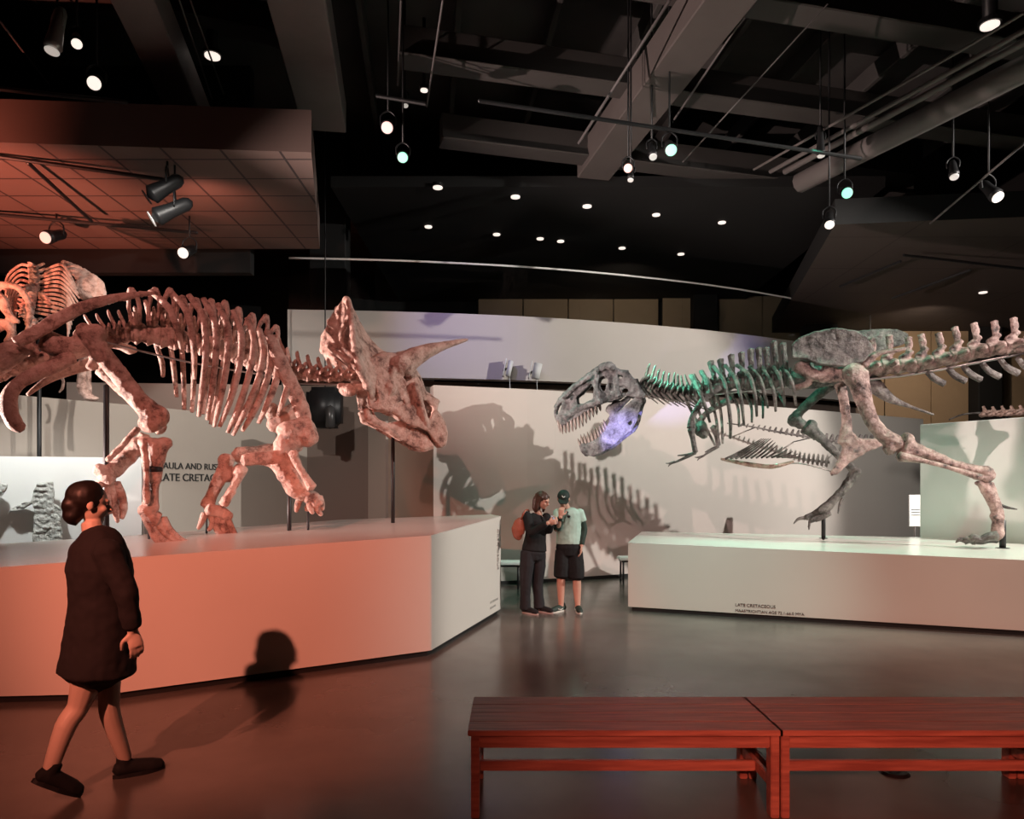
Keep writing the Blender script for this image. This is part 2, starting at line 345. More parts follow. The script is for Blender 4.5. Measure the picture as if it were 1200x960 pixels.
for i, (a, b_, w_, h_) in enumerate([((-3.7, 5, 7.6), (-5.2, 12.0, 7.6), .5, .5), ((-2.0, 5, 7.6), (-3.0, 11.6, 7.6), .68, .5),
                 ((3.2, 5.5, 7.6), (1.5, 13.4, 7.6), .62, .5)]):
    bar('beam', a, b_, w_, h_, mat('grey beam paint', (.24, .21, .205), .6, .2, 1) if i < 2 else mat('brown grey beam paint', (.10, .085, .08), .6, .2, 1), 'structure')
for i, (a, b_) in enumerate([((-1.6, 10.2, 7.9), (11, 13.2, 7.9)), ((-1.6, 8.3, 8.1), (12, 11.4, 8.1)), ((-1.2, 12.2, 7.7), (8, 14.6, 7.7)), ((-9, 9.0, 8.6), (-3, 11, 8.6))]):
    bar('cross_beam', a, b_, .26, .42, M_beam); bar('cross_beam_flange', (a[0], a[1], a[2]-.23), (b_[0], b_[1], b_[2]-.23), .42, .04, M_beam)
for k in range(9):
    bar('joist', (-2+k*1.5, 8.2+.2*k, 9.1), (-2.9+k*1.5, 16, 9.1), .1, .35, M_ceil)
pr = mat('grey pipe paint', (.14, .125, .12), .5)
def pipe(name, pts, r_, m, label, cat, group=None):
    bm = bmesh.new(); tube(bm, pts, r_, 10, sub=2); return tag(finish(name, bm, m), label, cat, group)
pipe('duct', [(5.0, 12.6, 6.95), (6.5, 9.1, 6.95), (8.2, 5.2, 6.95)], .17, pr, 'thick grey round duct running to the upper right corner', 'duct')
pipe('conduit', [(4.7, 12.5, 7.1), (6.2, 9.0, 7.1), (7.8, 5.2, 7.1)], .05, pr, 'pipe just left of the thick grey duct', 'pipe', 'pipes beside the grey duct')
pipe('conduit', [(4.45, 12.5, 7.1), (5.95, 9.0, 7.1), (7.5, 5.2, 7.1)], .035, pr, 'thinner pipe two steps left of the thick grey duct', 'pipe', 'pipes beside the grey duct')
pipe('conduit', [(4.1, 12.3, 7.05), (5.6, 8.8, 7.05), (7.0, 5.2, 7.05)], .02, pr, 'thinnest pipe, farthest left of the thick grey duct', 'pipe', 'pipes beside the grey duct')
rod = mat('dark grey rod', (.1, .09, .09), .5)
for a, b_, r_, lb in [((240, 350), (0, 0), 0, 0)][:0] + [
    ((210, 0), (248, 115), .012, 'thin pipe along the right edge of the left ceiling beam'), ((223, 0), (262, 110), .012, 'thin pipe right of the left ceiling beam'),
    ((519, 0), (500, 125), .014, 'upright thin pipe at the top middle of the ceiling'), ((470, 0), (466, 100), .014, 'upright thin pipe over the pink and green spotlights'),
    ((785, 0), (678, 168), .02, 'dark rail left of the middle ceiling beam'), ((885, 0), (790, 140), .014, 'slanting rod right of the middle ceiling beam'),
    ((970, 5), (800, 190), .01, 'long thin slanting cable over the middle right'), ((0, 25), (58, 100), .014, 'slanting thin rod at the upper left corner'),
    ((1200, 168), (1090, 262), .014, 'slanting rod holding the far right spotlights')]:
    A = P(a[0], a[1], 8.7); B = P(b_[0], b_[1], 10.6); pipe('ceiling_rod', [A, B], r_, rod, lb, 'rod', 'thin rods under the ceiling')
# lighting tracks
def track(pts, lb):
    a, b_ = pts; bar('light_track', a, b_, .05, .05, M_black, label=lb, cat='light track', group='black light tracks'); 
track((P(-40, 178, 9.3), P(196, 211, 10.0)), 'near black light track under the red lit soffit')
track((P(-40, 248, 11.2), P(232, 273, 11.9)), 'far black light track under the red lit soffit')
track((P(32, 190, 9.5), P(108, 260, 11.3)), 'slanting black track joining the two under the red soffit')
track((P(-60, 98, 8.6), P(150, 120, 9.0)), 'black light track at the upper left in front of the red soffit')
track((P(984, 336, 16.2), P(1056, 306, 14.4)), 'left short black track under the right soffit')
track((P(1058, 299, 14.1), P(1260, 322, 14.6)), 'long black track under the right soffit')
track((P(1045, 350, 16.6), P(1138, 316, 15.2)), 'middle short black track under the right soffit')
track((P(440, 112, 9.6), P(500, 122, 9.6)), 'short track holding the pink and green spotlights')
track((P(560, 118, 9.4), P(1010, 186, 10.4)), 'long grey light track across the ceiling middle')
def emis(name, col, s):
    return mat(name, (.6, .6, .6), .3, emit=col, es=s)
E_w = emis('lamp glow white', (1, .85, .75), 1.1); E_r = emis('lamp glow red', (1, .33, .22), 1.2); E_g = emis('lamp glow green', (.15, .9, .55), 1.1); E_d = emis('lamp glow dim', (1, .9, .8), .4)
def can(px, py, Y, tgt, glow, r_, L, label, body=M_black, mount=None, group='track spotlights'):
    """spotlight whose lens is at the pixel, aimed at tgt"""
    r_ *= .8; p = P(px, py, Y); d = (Vector(tgt)-p).normalized(); back = p-d*L
    mid = back+d*L*.45; top = Vector((mid.x, mid.y, mid.z+r_*2.2)); ceil = 6.0 if (px < 365 and py > 200) else 9.4
    if mount: ceil = top.z+mount
    root = empty('spotlight', (top.x, top.y, ceil), label, 'spotlight', group)
    bm = bmesh.new(); tube(bm, [back-d*.02, back+d*.04, back+d*L*.55, p-d*.03, p], [r_*.5, r_*.75, r_*.8, r_, r_*1.05], 14, sub=1); finish('housing', bm, body, root)
    bm = bmesh.new(); q = d.to_track_quat('Z', 'Y')
    M = Matrix.Translation(p+d*r_*.64) @ q.to_matrix().to_4x4()
    bmesh.ops.create_cone(bm, cap_ends=True, segments=18, radius1=r_*.86, radius2=r_*.8, depth=.012, matrix=M); finish('lens', bm, glow, root, smooth=False)
    bm = bmesh.new(); side = d.cross(Vector((0, 0, 1)));  side = side.normalized() if side.length > .05 else Vector((1, 0, 0))
    tube(bm, [mid+side*r_*1.05, mid+side*r_*1.1+Vector((0, 0, r_*1.4)), top, mid-side*r_*1.1+Vector((0, 0, r_*1.4)), mid-side*r_*1.05], .012, 6); finish('yoke', bm, body, root)
    bm = bmesh.new(); tube(bm, [top, Vector((top.x, top.y, ceil))], .014, 6); finish('stem', bm, M_black, root)
    return root
camp = Vector((0, 0, H0))
can(62, 55, 8.6, (-5.9, 7.6, 1.5), E_d, .12, .5, 'large silver spotlight pointing down at the upper left corner', mat('silver housing', (.5, .48, .46), .35, metal=.5))
can(90, 50, 9.0, (-3, 5, 2), E_w, .09, .22, 'small spotlight just right of the large silver one')
can(111, 97, 8.6, (-2, 1, 1.2), E_w, .11, .3, 'white shining spotlight above the red lit soffit')
can(178, 228, 9.6, (-7.8, 8.6, 3.2), M_black, .15, .42, 'upper black floodlight, unlit towards us, on the red soffit')
can(184, 254, 9.7, (-7.6, 8.6, 3.4), E_d, .15, .46, 'lower black floodlight with a pale lens edge on the red soffit')
can(56, 278, 11.3, (-7.5, 6, 3.0), E_d, .13, .4, 'black spotlight hanging under the red soffit above the upright ribcage')
can(216, 296, 11.4, (-5.0, 7, 3.2), E_w, .12, .4, 'black spotlight with pinkish lens hanging under the right end of the red soffit')
can(454, 149, 9.6, (-.9, 2, 1.5), emis('lamp glow pink', (1, .55, .48), 1.0), .11, .3, 'spotlight with round pink lens above the horned skull')
can(472, 184, 9.8, (-.5, 2, 1.3), E_g, .1, .26, 'spotlight with green lens just below the pink one')
can(475, 122, 10.5, (-1, 9, 1), E_d, .06, .2, 'small dim spotlight above the pink lens spotlight')
can(736, 197, 10.0, (0, 1, 1.5), E_r, .085, .24, 'spotlight with red lens at the ceiling middle')
can(739, 209, 10.2, (1.3, 9, 1), E_d, .06, .16, 'tiny spotlight directly below the red lens')
can(765, 182, 10.2, (2, 7, 1), E_d, .08, .26, 'dim spotlight between the red and green lenses of the middle cluster')
can(786, 175, 9.8, (1.6, 3, 1), E_g, .11, .3, 'spotlight with bright green lens in the middle cluster')
can(992, 226, 10.6, (2.5, 1, 1.2), E_g, .11, .28, 'spotlight with green lens left of the grey duct end')
can(972, 262, 10.9, (2.8, 6, .5), E_w, .1, .34, 'spotlight with white lens in front of the thick black column')
can(1118, 205, 10.6, (5.5, 8, .5), E_d, .09, .26, 'left spotlight of the pair at the far right')
can(1167, 229, 10.4, (7.5, 6, 1), E_w, .12, .36, 'right spotlight of the pair at the far right')
can(962, 180, 10.8, (4.6, 10.3, 0), E_d, .08, .4, 'dim spotlight pointing straight down below the cross beams')
# recessed downlights
k = 0
for px, py, z, r_, lb in [(513, 220, 7.28, .09, 'leftmost of the upper row of recessed downlights'), (604, 231, 7.28, .09, 'second from left of the upper row of recessed downlights'), (688, 242, 7.28, .09, 'recessed downlight third from left in the upper row'),
                  (769, 252, 7.28, .08, 'recessed downlight fourth from left in the upper row'), (846, 261, 7.28, .08, 'rightmost downlight of the upper row'),
                  (502, 266, 7.28, .08, 'leftmost of the lower row of recessed downlights'), (582, 275, 7.28, .08, 'second from left of the lower row of recessed downlights'), (633, 280, 7.28, .08, 'third of the lower row, left one of a close pair'),
                  (657, 283, 7.28, .08, 'fourth of the lower row, right one of a close pair'), (729, 291, 7.28, .08, 'lower row downlight right of the middle'), (798, 298, 7.28, .08, 'rightmost downlight of the lower row'),
                  (1152, 343, 6.28, .09, 'lone downlight in the right soffit near the tan panels'), (249, 66, 8.0, .11, 'round warm downlight between the two left ceiling beams'),
                  (1160, 30, 7.6, .11, 'round warm downlight at the upper right corner'), (497, 106, 8.2, .06, 'small lamp right of the pink spotlight'), (747, 147, 8.2, .06, 'small lamp above the middle spotlight cluster')]:
    Y = (z-H0)*F/(HY-py); p = P(px, py, Y); root = empty('downlight', p+Vector((0, 0, .06)), lb, 'ceiling light', 'round downlights')
    bm = bmesh.new(); T = Matrix.Translation(p+Vector((0, 0, .04))); bmesh.ops.create_cone(bm, cap_ends=True, segments=18, radius1=r_*1.25, radius2=r_*1.25, depth=.06, matrix=T); finish('trim_ring', bm, M_black, root, smooth=False)
    bm = bmesh.new(); T = Matrix.Translation(p); bmesh.ops.create_cone(bm, cap_ends=True, segments=18, radius1=r_, radius2=r_, depth=.02, matrix=T); finish('lens', bm, E_w, root, smooth=False)
    if z < 8.3 and z > 7.4:
        bm = bmesh.new(); tube(bm, [p+Vector((0, 0, .06)), p+Vector((0, 0, 9.38-z))], .03 if r_ < .1 else .09, 10); finish('housing', bm, M_black, root)
# ---------------------------------------------------------------- platforms
def platform(name, front, back, ztf, ztb, label):
    """front/back: lists of (X, Y); heights given per point"""
    n = len(front); ring = front+back[::-1]; zt = ztf+ztb[::-1]
    c = Vector((sum(p[0] for p in ring)/len(ring), sum(p[1] for p in ring)/len(ring), 0))
    root = empty(name, c, label, 'platform')
    bm = bmesh.new(); prism(bm, [(x, y, .055) for x, y in ring], [(x, y, z-.012) for (x, y), z in zip(ring, zt)])
    bmesh.ops.bevel(bm, geom=[e for e in bm.edges if abs(e.verts[0].co.z-e.verts[1].co.z) > .3], offset=.01, segments=2, affect='EDGES'); finish('body', bm, M_plat, root, smooth=False)
    bm = bmesh.new(); prism(bm, [(x, y, z-.012) for (x, y), z in zip(ring, zt)], [(x, y, z) for (x, y), z in zip(ring, zt)]); finish('top_surface', bm, M_ptop, root, smooth=False)
    bm = bmesh.new(); s = .985; prism(bm, [(c.x+(x-c.x)*s, c.y+(y-c.y)*s, 0) for x, y in ring], [(c.x+(x-c.x)*s, c.y+(y-c.y)*s, .055) for x, y in ring]); finish('plinth', bm, M_kick, root, smooth=False)
    return root
LF = [xy(-330, 5.2), xy(0, 5.55), xy(130, 5.62), xy(505, 7.12), xy(587, 9.58)]
LB = [xy(-220, 7.6), xy(20, 7.95), xy(140, 8.25), xy(400, 10.3), xy(575, 10.1)]
lplat = platform('display_platform', LF, LB, [.98, 1.045, 1.10, 1.185, 1.28], [.98, 1.05, 1.10, 1.2, 1.28], 'long angled platform under the horned skeleton, lit red at left')
RF = [xy(736, 9.75), xy(1200, 8.1), xy(1440, 7.45)]
RB = [xy(752, 12.2), xy(1078, 11.85), xy(1440, 8.7)]
rplat = platform('display_platform', RF, RB, [.915, .845, .81], [.915, .845, .81], 'white platform with green lit top under the long-tailed big-jawed skeleton')
ink = mat('dark lettering', (.03, .03, .03), .6)
a = Vector((*LF[3], 0)); b_ = Vector((*LF[4], 0)); d = (b_-a).normalized(); nrm = Vector((d.y, -d.x, 0))
text('LATE CRETACEOUS', .042, face_matrix(a+d*2.02+nrm*.006+Vector((0, 0, .2)), d), mat('grey lettering', (.42, .41, .39), .6), lplat, ext=.001)
text('AGE 66.0 MYA', .042, face_matrix(a+d*2.02+nrm*.006+Vector((0, 0, .13)), d), mat('grey lettering', (.42, .41, .39), .6), lplat, ext=.001)
text('CRETACEOUS', .085, face_matrix(a+d*2.36+nrm*.006+Vector((0, 0, 1.12)), (0, 0, -1), d), mat('grey lettering', (.42, .41, .39), .6), lplat)
a = Vector((*RF[0], 0)); b_ = Vector((*RF[1], 0)); d = (b_-a).normalized(); nrm = Vector((d.y, -d.x, 0)); s0 = 1.38
text('LATE CRETACEOUS', .055, face_matrix(a+d*s0+nrm*.006+Vector((0, 0, .145)), d), ink, rplat)
text('MAASTRICHTIAN AGE 72.1-66.0 MYA', .05, face_matrix(a+d*s0+nrm*.006+Vector((0, 0, .075)), d), ink, rplat)
# ---------------------------------------------------------------- right screen wall
a = xy(1078, 12.0); b_ = xy(1300, 9.9); bm = bmesh.new()
d = Vector((b_[0]-a[0], b_[1]-a[1], 0)).normalized(); nn = Vector((-d.y, d.x, 0))*.12; A = Vector((*a, 0)); B = Vector((*b_, 0)); up = Vector((0, 0, 2.7))
prism(bm, [A, B, B+nn, A+nn], [A+up, B+up, B+nn+up, A+nn+up]); bevel(bm, .01, 1)
tag(finish('screen_wall', bm, M_white, smooth=False), 'free standing grey green screen wall behind the raised clawed foot', 'screen wall')
bm = bmesh.new(); p0 = P(1066, 617, 13.2); p1 = P(1081, 580, 13.2); box(bm, (p0.x, 13.2, p0.z), (p1.x, 13.23, p1.z)); bevel(bm, .004, 1)
root = tag(finish('sign_panel', bm, mat('white sign', (.9, .9, .86), .5, emit=(1, .98, .9), es=.25), smooth=False), 'small white upright sign at the left edge of the screen wall', 'sign')
bm = bmesh.new(); tube(bm, [((p0.x+p1.x)/2, 13.24, 0), ((p0.x+p1.x)/2, 13.24, p1.z-.05)], .018, 8); finish('post', bm, M_steel, root)
bm = bmesh.new()
for k in range(3): box(bm, (p0.x+.03, 13.194, p0.z+.2+k*.05), (p1.x-.05, 13.199, p0.z+.212+k*.05))
finish('text_lines', bm, ink, root, smooth=False)
# ---------------------------------------------------------------- title wall letters
def on_wall(px, z, off=.02):
    """point on the title wall at pixel column px"""
    pts = [xy(190, 12.2), xy(405, 16.3)]; (x0, y0), (x1, y1) = pts; k_ = (px-600)/F
    t = (x0-k_*y0)/((x0-x1)-k_*(y0-y1)); return Vector((x0+(x1-x0)*t, y0+(y1-y0)*t-off, z))
A = on_wall(186, 0); B = on_wall(300, 0); d = (B-A).normalized()
tl = empty('wall_title_lettering', on_wall(190, 1.9), 'dark raised title letters on the grey brown wall behind the horned skeleton', 'lettering')
def wline(s, px, py, size, m):
    p = on_wall(px, 0); p.z = H0-(py-HY)*p.y/F; return text(s, size, face_matrix(p, d), m, tl, ext=.008)
wline('PAULA AND RUSTY', 187, 549, .155, ink); o = wline('LATE CRETACEOUS', 186, 563.5, .185, ink)
# exit sign
p = P(389, 505, 15.6); root = empty('exit_sign', p, 'small red and white EXIT sign on the wall below the black loudspeaker', 'sign')
bm = bmesh.new(); box(bm, (p.x-.17, p.y-.03, p.z-.1), (p.x+.19, p.y+.03, p.z+.1)); bevel(bm, .01, 1); finish('sign_box', bm, mat('exit sign face', (.75, .45, .42), .4, emit=(1, .5, .45), es=.3), root, smooth=False)
text('EXIT>', .15, face_matrix((p.x-.15, p.y-.035, p.z-.05), (1, 0, 0)), mat('exit letters', (.8, .1, .08), .4, emit=(1, .1, .08), es=.6), root)
# black hanging loudspeaker
root = empty('loudspeaker', P(381, 453, 14.3), 'black rounded hanging loudspeaker behind the neck of the horned skeleton', 'loudspeaker')
bm = bmesh.new(); a = P(362, 502, 14.3); b_ = P(401, 455, 14.3); box(bm, (a.x, 14.0, a.z), (b_.x, 14.5, b_.z))
bmesh.ops.bevel(bm, geom=bm.edges[:], offset=.1, segments=3, affect='EDGES'); finish('cabinet', bm, M_black, root)
bm = bmesh.new(); a = P(387, 500, 13.96); tube(bm, [a, a+Vector((0, 0, .36))], .09, 12); finish('driver', bm, mat('dark grey plastic', (.04, .04, .04), .3), root)
bm = bmesh.new(); a = P(381, 455, 14.3); tube(bm, [a, Vector((a.x, a.y, 9.35))], .012, 6); finish('hanging_rod', bm, M_black, root)
# two small white fixtures on the mezzanine front
for px, py, lb, wdt in ((597, 432, 'narrow white box light fixed to the upper wall, left of two', .1), (629, 435, 'wider white box light fixed to the upper wall, right of two', .17)):
    Y = 15.0; p = P(px, py, Y); root = empty('wall_light', p+Vector((0, .4, 0)), lb, 'wall light', 'white box lights on the upper wall')
    R_ = Matrix.Translation(p) @ Matrix.Rotation(math.radians(12), 4, 'Y')
    bm = bmesh.new(); box(bm, (-wdt/2, -.09, -.16), (wdt/2, .09, .16)); bevel(bm, .012, 2); finish('housing', bm, M_white, root, matrix=R_)
    bm = bmesh.new(); box(bm, (-wdt/2-.06, -.1, -.18), (-wdt/2-.04, .16, .18)); bevel(bm, .004, 1); finish('side_flap', bm, M_white, root, matrix=R_)
    bm = bmesh.new(); tube(bm, [p, p+Vector((-.1, .15, 0)), p+Vector((-.16, .45, 0))], .03, 8); ell(bm, p+Vector((-.16, .42, 0)), (.08, .05, .12)); finish('bracket', bm, M_steel, root)
    bm = bmesh.new(); tube(bm, [p+Vector((0, 0, -.16)), p+Vector((.02, .1, -.5)), p+Vector((.04, .3, -.62))], .008, 6); finish('cord', bm, M_white, root)
# fossil trackway casts on the niche
def slab(cx, cy, pts, Y, label, seed):
    c = P(cx, cy, Y); bm = bmesh.new(); N = 26
    prism(bm, [P(x, y, Y) for x, y in pts], [P(x, y, Y+.1) for x, y in pts])
    o = remesh('track_cast', bm, mat('grey cast stone', (.58, .60, .56), .8, .35, 8, 1.0), .012, None, 2, matrix=None)
    for v in o.data.vertices:
        if v.co.y < Y+.05:
            q = v.co*9; v.co.y += -.03*abs(noise.noise(Vector((q.x, q.z*1.6, seed))))-.012*noise.noise(q*3)
    return tag(o, label, 'fossil cast', 'stone casts on the white niche')
slab(47, 600, [(38, 640), (41, 600), (38, 590), (26, 598), (12, 600), (6, 606), (14, 596), (30, 588), (37, 588), (40, 575), (45, 566), (62, 564), (64, 578), (63, 590), (70, 594), (75, 602), (71, 612), (74, 625), (72, 640)], 9.32, 'grey rough stone cast with narrow top on the white lit niche', 3)
slab(-4, 590, [(-30, 608), (-32, 566), (-18, 560), (-2, 566), (9, 568), (8, 574), (2, 582), (-6, 600), (-14, 612)], 9.2, 'grey stone cast cut off by the left frame edge', 8)
# ---------------------------------------------------------------- wooden benches (foreground)
def bench(x0, x1, y0, label, left_legs=True, right_legs=True):
    root = empty('gallery_bench', (x0, y0, 0), label, 'bench', 'red stained wooden benches')
    D = .56; zt = .445; L = x1-x0; lg = .042
    def part(nm, lo, hi, bv=.004):
        bm = bmesh.new(); box(bm, lo, hi); bevel(bm, bv, 2); return finish(nm, bm, M_bench, root, smooth=False, matrix=Matrix.Translation((x0, y0, 0)))
    nb = 4; pw = (D+.03)/nb
    for k in range(nb): part('seat_board', (-.015, -.02+k*pw, zt-.028), (L+.013, -.02+(k+1)*pw-.004, zt), .003)
    part('front_apron', (lg, .012, zt-.098), (L-lg, .034, zt-.03)); part('back_apron', (lg, D-.034, zt-.098), (L-lg, D-.012, zt-.03))
    for s, on in ((0, left_legs), (1, right_legs)):
        if on:
            xa = 0 if s == 0 else L-lg
            part('leg', (xa, 0, 0), (xa+lg, .07, zt-.029)); part('leg', (xa, D-.07, 0), (xa+lg, D, zt-.029))
            part('side_apron', (xa+.01, .07, zt-.098), (xa+lg-.01, D-.07, zt-.03)); part('side_stretcher', (xa+.008, .07, .135), (xa+lg-.008, D-.07, .19))
    part('middle_stretcher', (lg-.008, D/2-.02, .135), (L-lg+.008, D/2+.01, .19))
    return root
bench(-.205, 1.335, 3.62, 'left wooden bench of the row, whose left end leg is in view')
bench(1.345, 2.86, 3.62, 'middle wooden bench, right of the thick double leg')
bench(2.87, 4.4, 3.62, 'last wooden bench, cut off at the right frame edge')
# floor box cover
gp = P(1048, 906, F*H0/(906-HY)); gp.z = 0
root = empty('floor_socket', gp, 'small dark oval floor socket cover under the middle bench', 'floor socket')
bm = bmesh.new(); bmesh.ops.create_cone(bm, cap_ends=True, segments=28, radius1=.085, radius2=.07, depth=.014, matrix=Matrix.Translation(gp+Vector((0, 0, .007)))); finish('cover', bm, M_black, root, smooth=False)
bm = bmesh.new(); tube(bm, [gp+Vector((-.03, 0, .02)), gp+Vector((0, 0, .03)), gp+Vector((.03, 0, .02))], .006, 6); finish('pull_ring', bm, M_steel, root)
# small gallery benches by the wall
def wbench(xa, xb, y0, label):
    root = empty('wall_bench', ((xa+xb)/2, y0, 0), label, 'bench', 'pale benches by the back wall')
    bm = bmesh.new(); box(bm, (xa, y0, .40), (xb, y0+.42, .45)); bevel(bm, .012, 2); finish('seat', bm, M_white, root, smooth=False)
    bm = bmesh.new(); box(bm, (xa+.03, y0+.03, .37), (xb-.03, y0+.39, .399)); finish('seat_frame', bm, M_black, root, smooth=False)
    for x in (xa+.06, xb-.06):
        for y in (y0+.05, y0+.37):
            bm = bmesh.new(); tube(bm, [(x, y, 0), (x, y, .38)], .017, 8); finish('leg', bm, M_black, root)
        bm = bmesh.new(); tube(bm, [(x, y0+.05, .06), (x, y0+.37, .06)], .012, 8); finish('foot_rail', bm, M_black, root)
wbench(-1.3, .16, 11.7, 'pale bench with thin black legs left of the couple by the wall')
wbench(1.86, 3.0, 12.45, 'pale bench mostly hidden behind the right platform corner')
# ================================================================ SKELETONS
def drop(name, px, ytop, ybot, r_, parent, Y=None, m=M_black, label=None):
    """upright support pole from a pixel on a platform top"""
    a = P(px, ytop, Y); b_ = P(px, ybot, Y); bm = bmesh.new(); tube(bm, [a, Vector((a.x, a.y, b_.z))], r_, 10, sub=1)
    ell(bm, (b_.x, b_.y, b_.z+.008), (r_*2.2, r_*2.2, .008)); o = finish(name, bm, m, parent)
    if label: o['label'] = label
    return o
class Beast:
    def __init__(s, depth, lat, root, m, vox): s.d = depth; s.lat = Vector(lat).normalized(); s.root = root; s.m = m; s.vox = vox
    def p(s, x, y, o=0): return P(x, y, s.d(x)+o)
    def px(s, x, w_): return w_*s.d(x)/F                       # pixel width to metres
    def rib(s, name, pts, r_, o=0, flat=.55, n=8, parent=None, m=None):
        """pts: (x, y) or (x, y, depth offset); r_ in pixels"""
        q = [s.p(t[0], t[1], o+(t[2] if len(t) > 2 else 0)) for t in pts]; bm = bmesh.new()
        rr = [s.px(pts[0][0], k) for k in (r_ if hasattr(r_, '__len__') else [r_*.9]+[r_]*(len(pts)-2)+[r_*.5])]
        tube(bm, q, rr, n, flat, s.lat, 4, .12); return finish(name, bm, m or s.m, parent or s.root)
    def lump(s, name, chains, balls=(), o=0, parent=None, m=None, flat=.8, disp=.010, vox=None, thick=0, plates=(), smooth=2):
        bm = bmesh.new()
        for pts, rr in chains:
            tube(bm, [s.p(t[0], t[1], o+(t[2] if len(t) > 2 else 0)) for t in pts], [s.px(pts[0][0], k) for k in rr], 12, flat, s.lat, 4)
        for b_ in balls:
            c = s.p(b_[0], b_[1], o+(b_[4] if len(b_) > 4 else 0)); k = s.px(b_[0], 1); ell(bm, c, (b_[2]*k, max(b_[2], b_[3])*k*.8, b_[3]*k))
        for ol, hs, dd in plates:
            t = bmesh.new(); plate(t, ol, hs, lambda u, v: s.p(u, v, o+dd(u, v)))
            solid(t, thick or .05)
            me = bpy.data.meshes.new('t'); t.to_mesh(me); t.free(); bm.from_mesh(me); bpy.data.meshes.remove(me)
        return remesh(name, bm, m or s.m, vox or s.vox, parent or s.root, smooth, disp=disp)
def vertebra_mesh(name, kind):
    """unit vertebra: X along the spine, Z up, centrum about 1 unit wide"""
    bm = bmesh.new(); V = Vector
    tube(bm, [(-.5, 0, 0), (-.3, 0, 0), (0, 0, 0), (.3, 0, 0), (.5, 0, 0)], [.52, .5, .4, .5, .52], 14, 1, (0, 1, 0), 2)
    if kind in ('loop', 'dorsal'):
        tube(bm, [(-.35, 0, .3), (-.42, 0, 1.2), (-.2, 0, 2.0), (.15, 0, 2.15), (.42, 0, 1.7), (.3, 0, .9), (.1, 0, .5)], [.2, .18, .2, .24, .2, .16, .16], 8, .9, (0, 1, 0), 3)
        for s in (-1, 1): tube(bm, [(0, 0, .55), (-.05, s*.55, .95), (-.1, s*1.0, 1.15)], [.26, .17, .15], 8)
    if kind == 'cervical':
        tube(bm, [(0, 0, .2), (-.15, 0, .9), (-.3, 0, 1.5)], [.36, .22, .2], 8, .6, (0, 1, 0))
        for s in (-1, 1):
            tube(bm, [(.2, s*.2, .3), (.0, s*.6, .45), (-.35, s*.7, .1)], [.2, .2, .1], 8); tube(bm, [(.3, s*.3, .5), (.55, s*.38, .75)], [.18, .14], 8)
    if kind == 'spine':     # blade like neural spine
        tube(bm, [(0, 0, .2), (-.02, 0, 1.0), (-.05, 0, 1.7), (-.08, 0, 2.5)], [.38, .30, .38, .46], 8, .35, (0, 1, 0))
        for s in (-1, 1):
            tube(bm, [(0, 0, .5), (-.1, s*.6, .95), (-.15, s*1.05, 1.0)], [.26, .2, .16], 8); tube(bm, [(-.3, s*.25, .5), (-.6, s*.3, .9)], [.16, .1], 6); tube(bm, [(.2, s*.3, .45), (.5, s*.3, .7)], [.16, .1], 6)
    if kind == 'tail':
        tube(bm, [(0, 0, .3), (.1, 0, .9), (.15, 0, 1.5), (.15, 0, 2.0)], [.3, .2, .24, .26], 8, .35, (0, 1, 0))
        tube(bm, [(-.45, 0, .6), (-.1, 0, .7), (.35, 0, 1.0)], [.12, .2, .18], 8, .8)
        for s in (-1, 1): tube(bm, [(0, s*.3, .1), (.05, s*.9, .1), (.1, s*1.25, .05)], [.24, .18, .12], 8)
    me = bpy.data.meshes.new(name); bm.to_mesh(me); bm.free(); o = bpy.data.objects.new('t', me); C.objects.link(o)
    r = o.modifiers.new('r', 'REMESH'); r.mode = 'VOXEL'; r.voxel_size = .07
    k = o.modifiers.new('k', 'SMOOTH'); k.iterations = 2; m2 = eval_mesh(o)
    for v in m2.vertices: v.co += v.normal*.06*noise.noise(v.co*3.1)
    for p in m2.polygons: p.use_smooth = True
    m2.name = name; return m2
VM = {k: vertebra_mesh('vertebra_'+k, k) for k in ('loop', 'cervical', 'spine', 'tail')}
def vertebrae(bst, pts, count, kind, size, zs=1, ysc=1, m=None, lean=0, xs=None, name='vertebra'):
    """row along pixel polyline; size, zs: start and end values"""
    q, _ = cat_rom([bst.p(*t) for t in pts], 12); cum = [0]
    for i in range(1, len(q)): cum.append(cum[-1]+(q[i]-q[i-1]).length)
    mm = m or bst.m; me = VM[kind].copy(); me.materials.clear(); me.materials.append(mm); out = []
    size = size if hasattr(size, '__len__') else (size, size); zs = zs if hasattr(zs, '__len__') else (zs, zs)
    for i in range(count):
        t = (i+.5)/count; L = t*cum[-1]; j = max(k for k in range(len(cum)) if cum[k] <= L); j = min(j, len(q)-2)
        f = (L-cum[j])/max(cum[j+1]-cum[j], 1e-6); p = q[j].lerp(q[j+1], f); x = (q[j+1]-q[j]).normalized(); y = bst.lat; z = x.cross(y).normalized()
        if z.z < 0: z = -z
        y = z.cross(x); S = size[0]*(1-t)+size[1]*t; Z = zs[0]*(1-t)+zs[1]*t; jit = random.uniform(.93, 1.07)
        M = Matrix((x*(cum[-1]/count*.96 if xs is None else xs*S), y*S*ysc, (z+x*lean)*S*Z*jit)).transposed().to_4x4(); M.translation = p
        out.append(link(name, me, None, bst.root, M))
    return out
# ---------------------------------------------------------------- horned skeleton
tr = empty('horned_dinosaur_skeleton', P(290, 640, 8.0), 'pinkish lit mounted skeleton with three-horned frilled skull on the left platform', 'skeleton')
T = Beast(lambda x: 7.35+(x-100)*.0042, (-.467, .884, 0), tr, M_bone, .014)
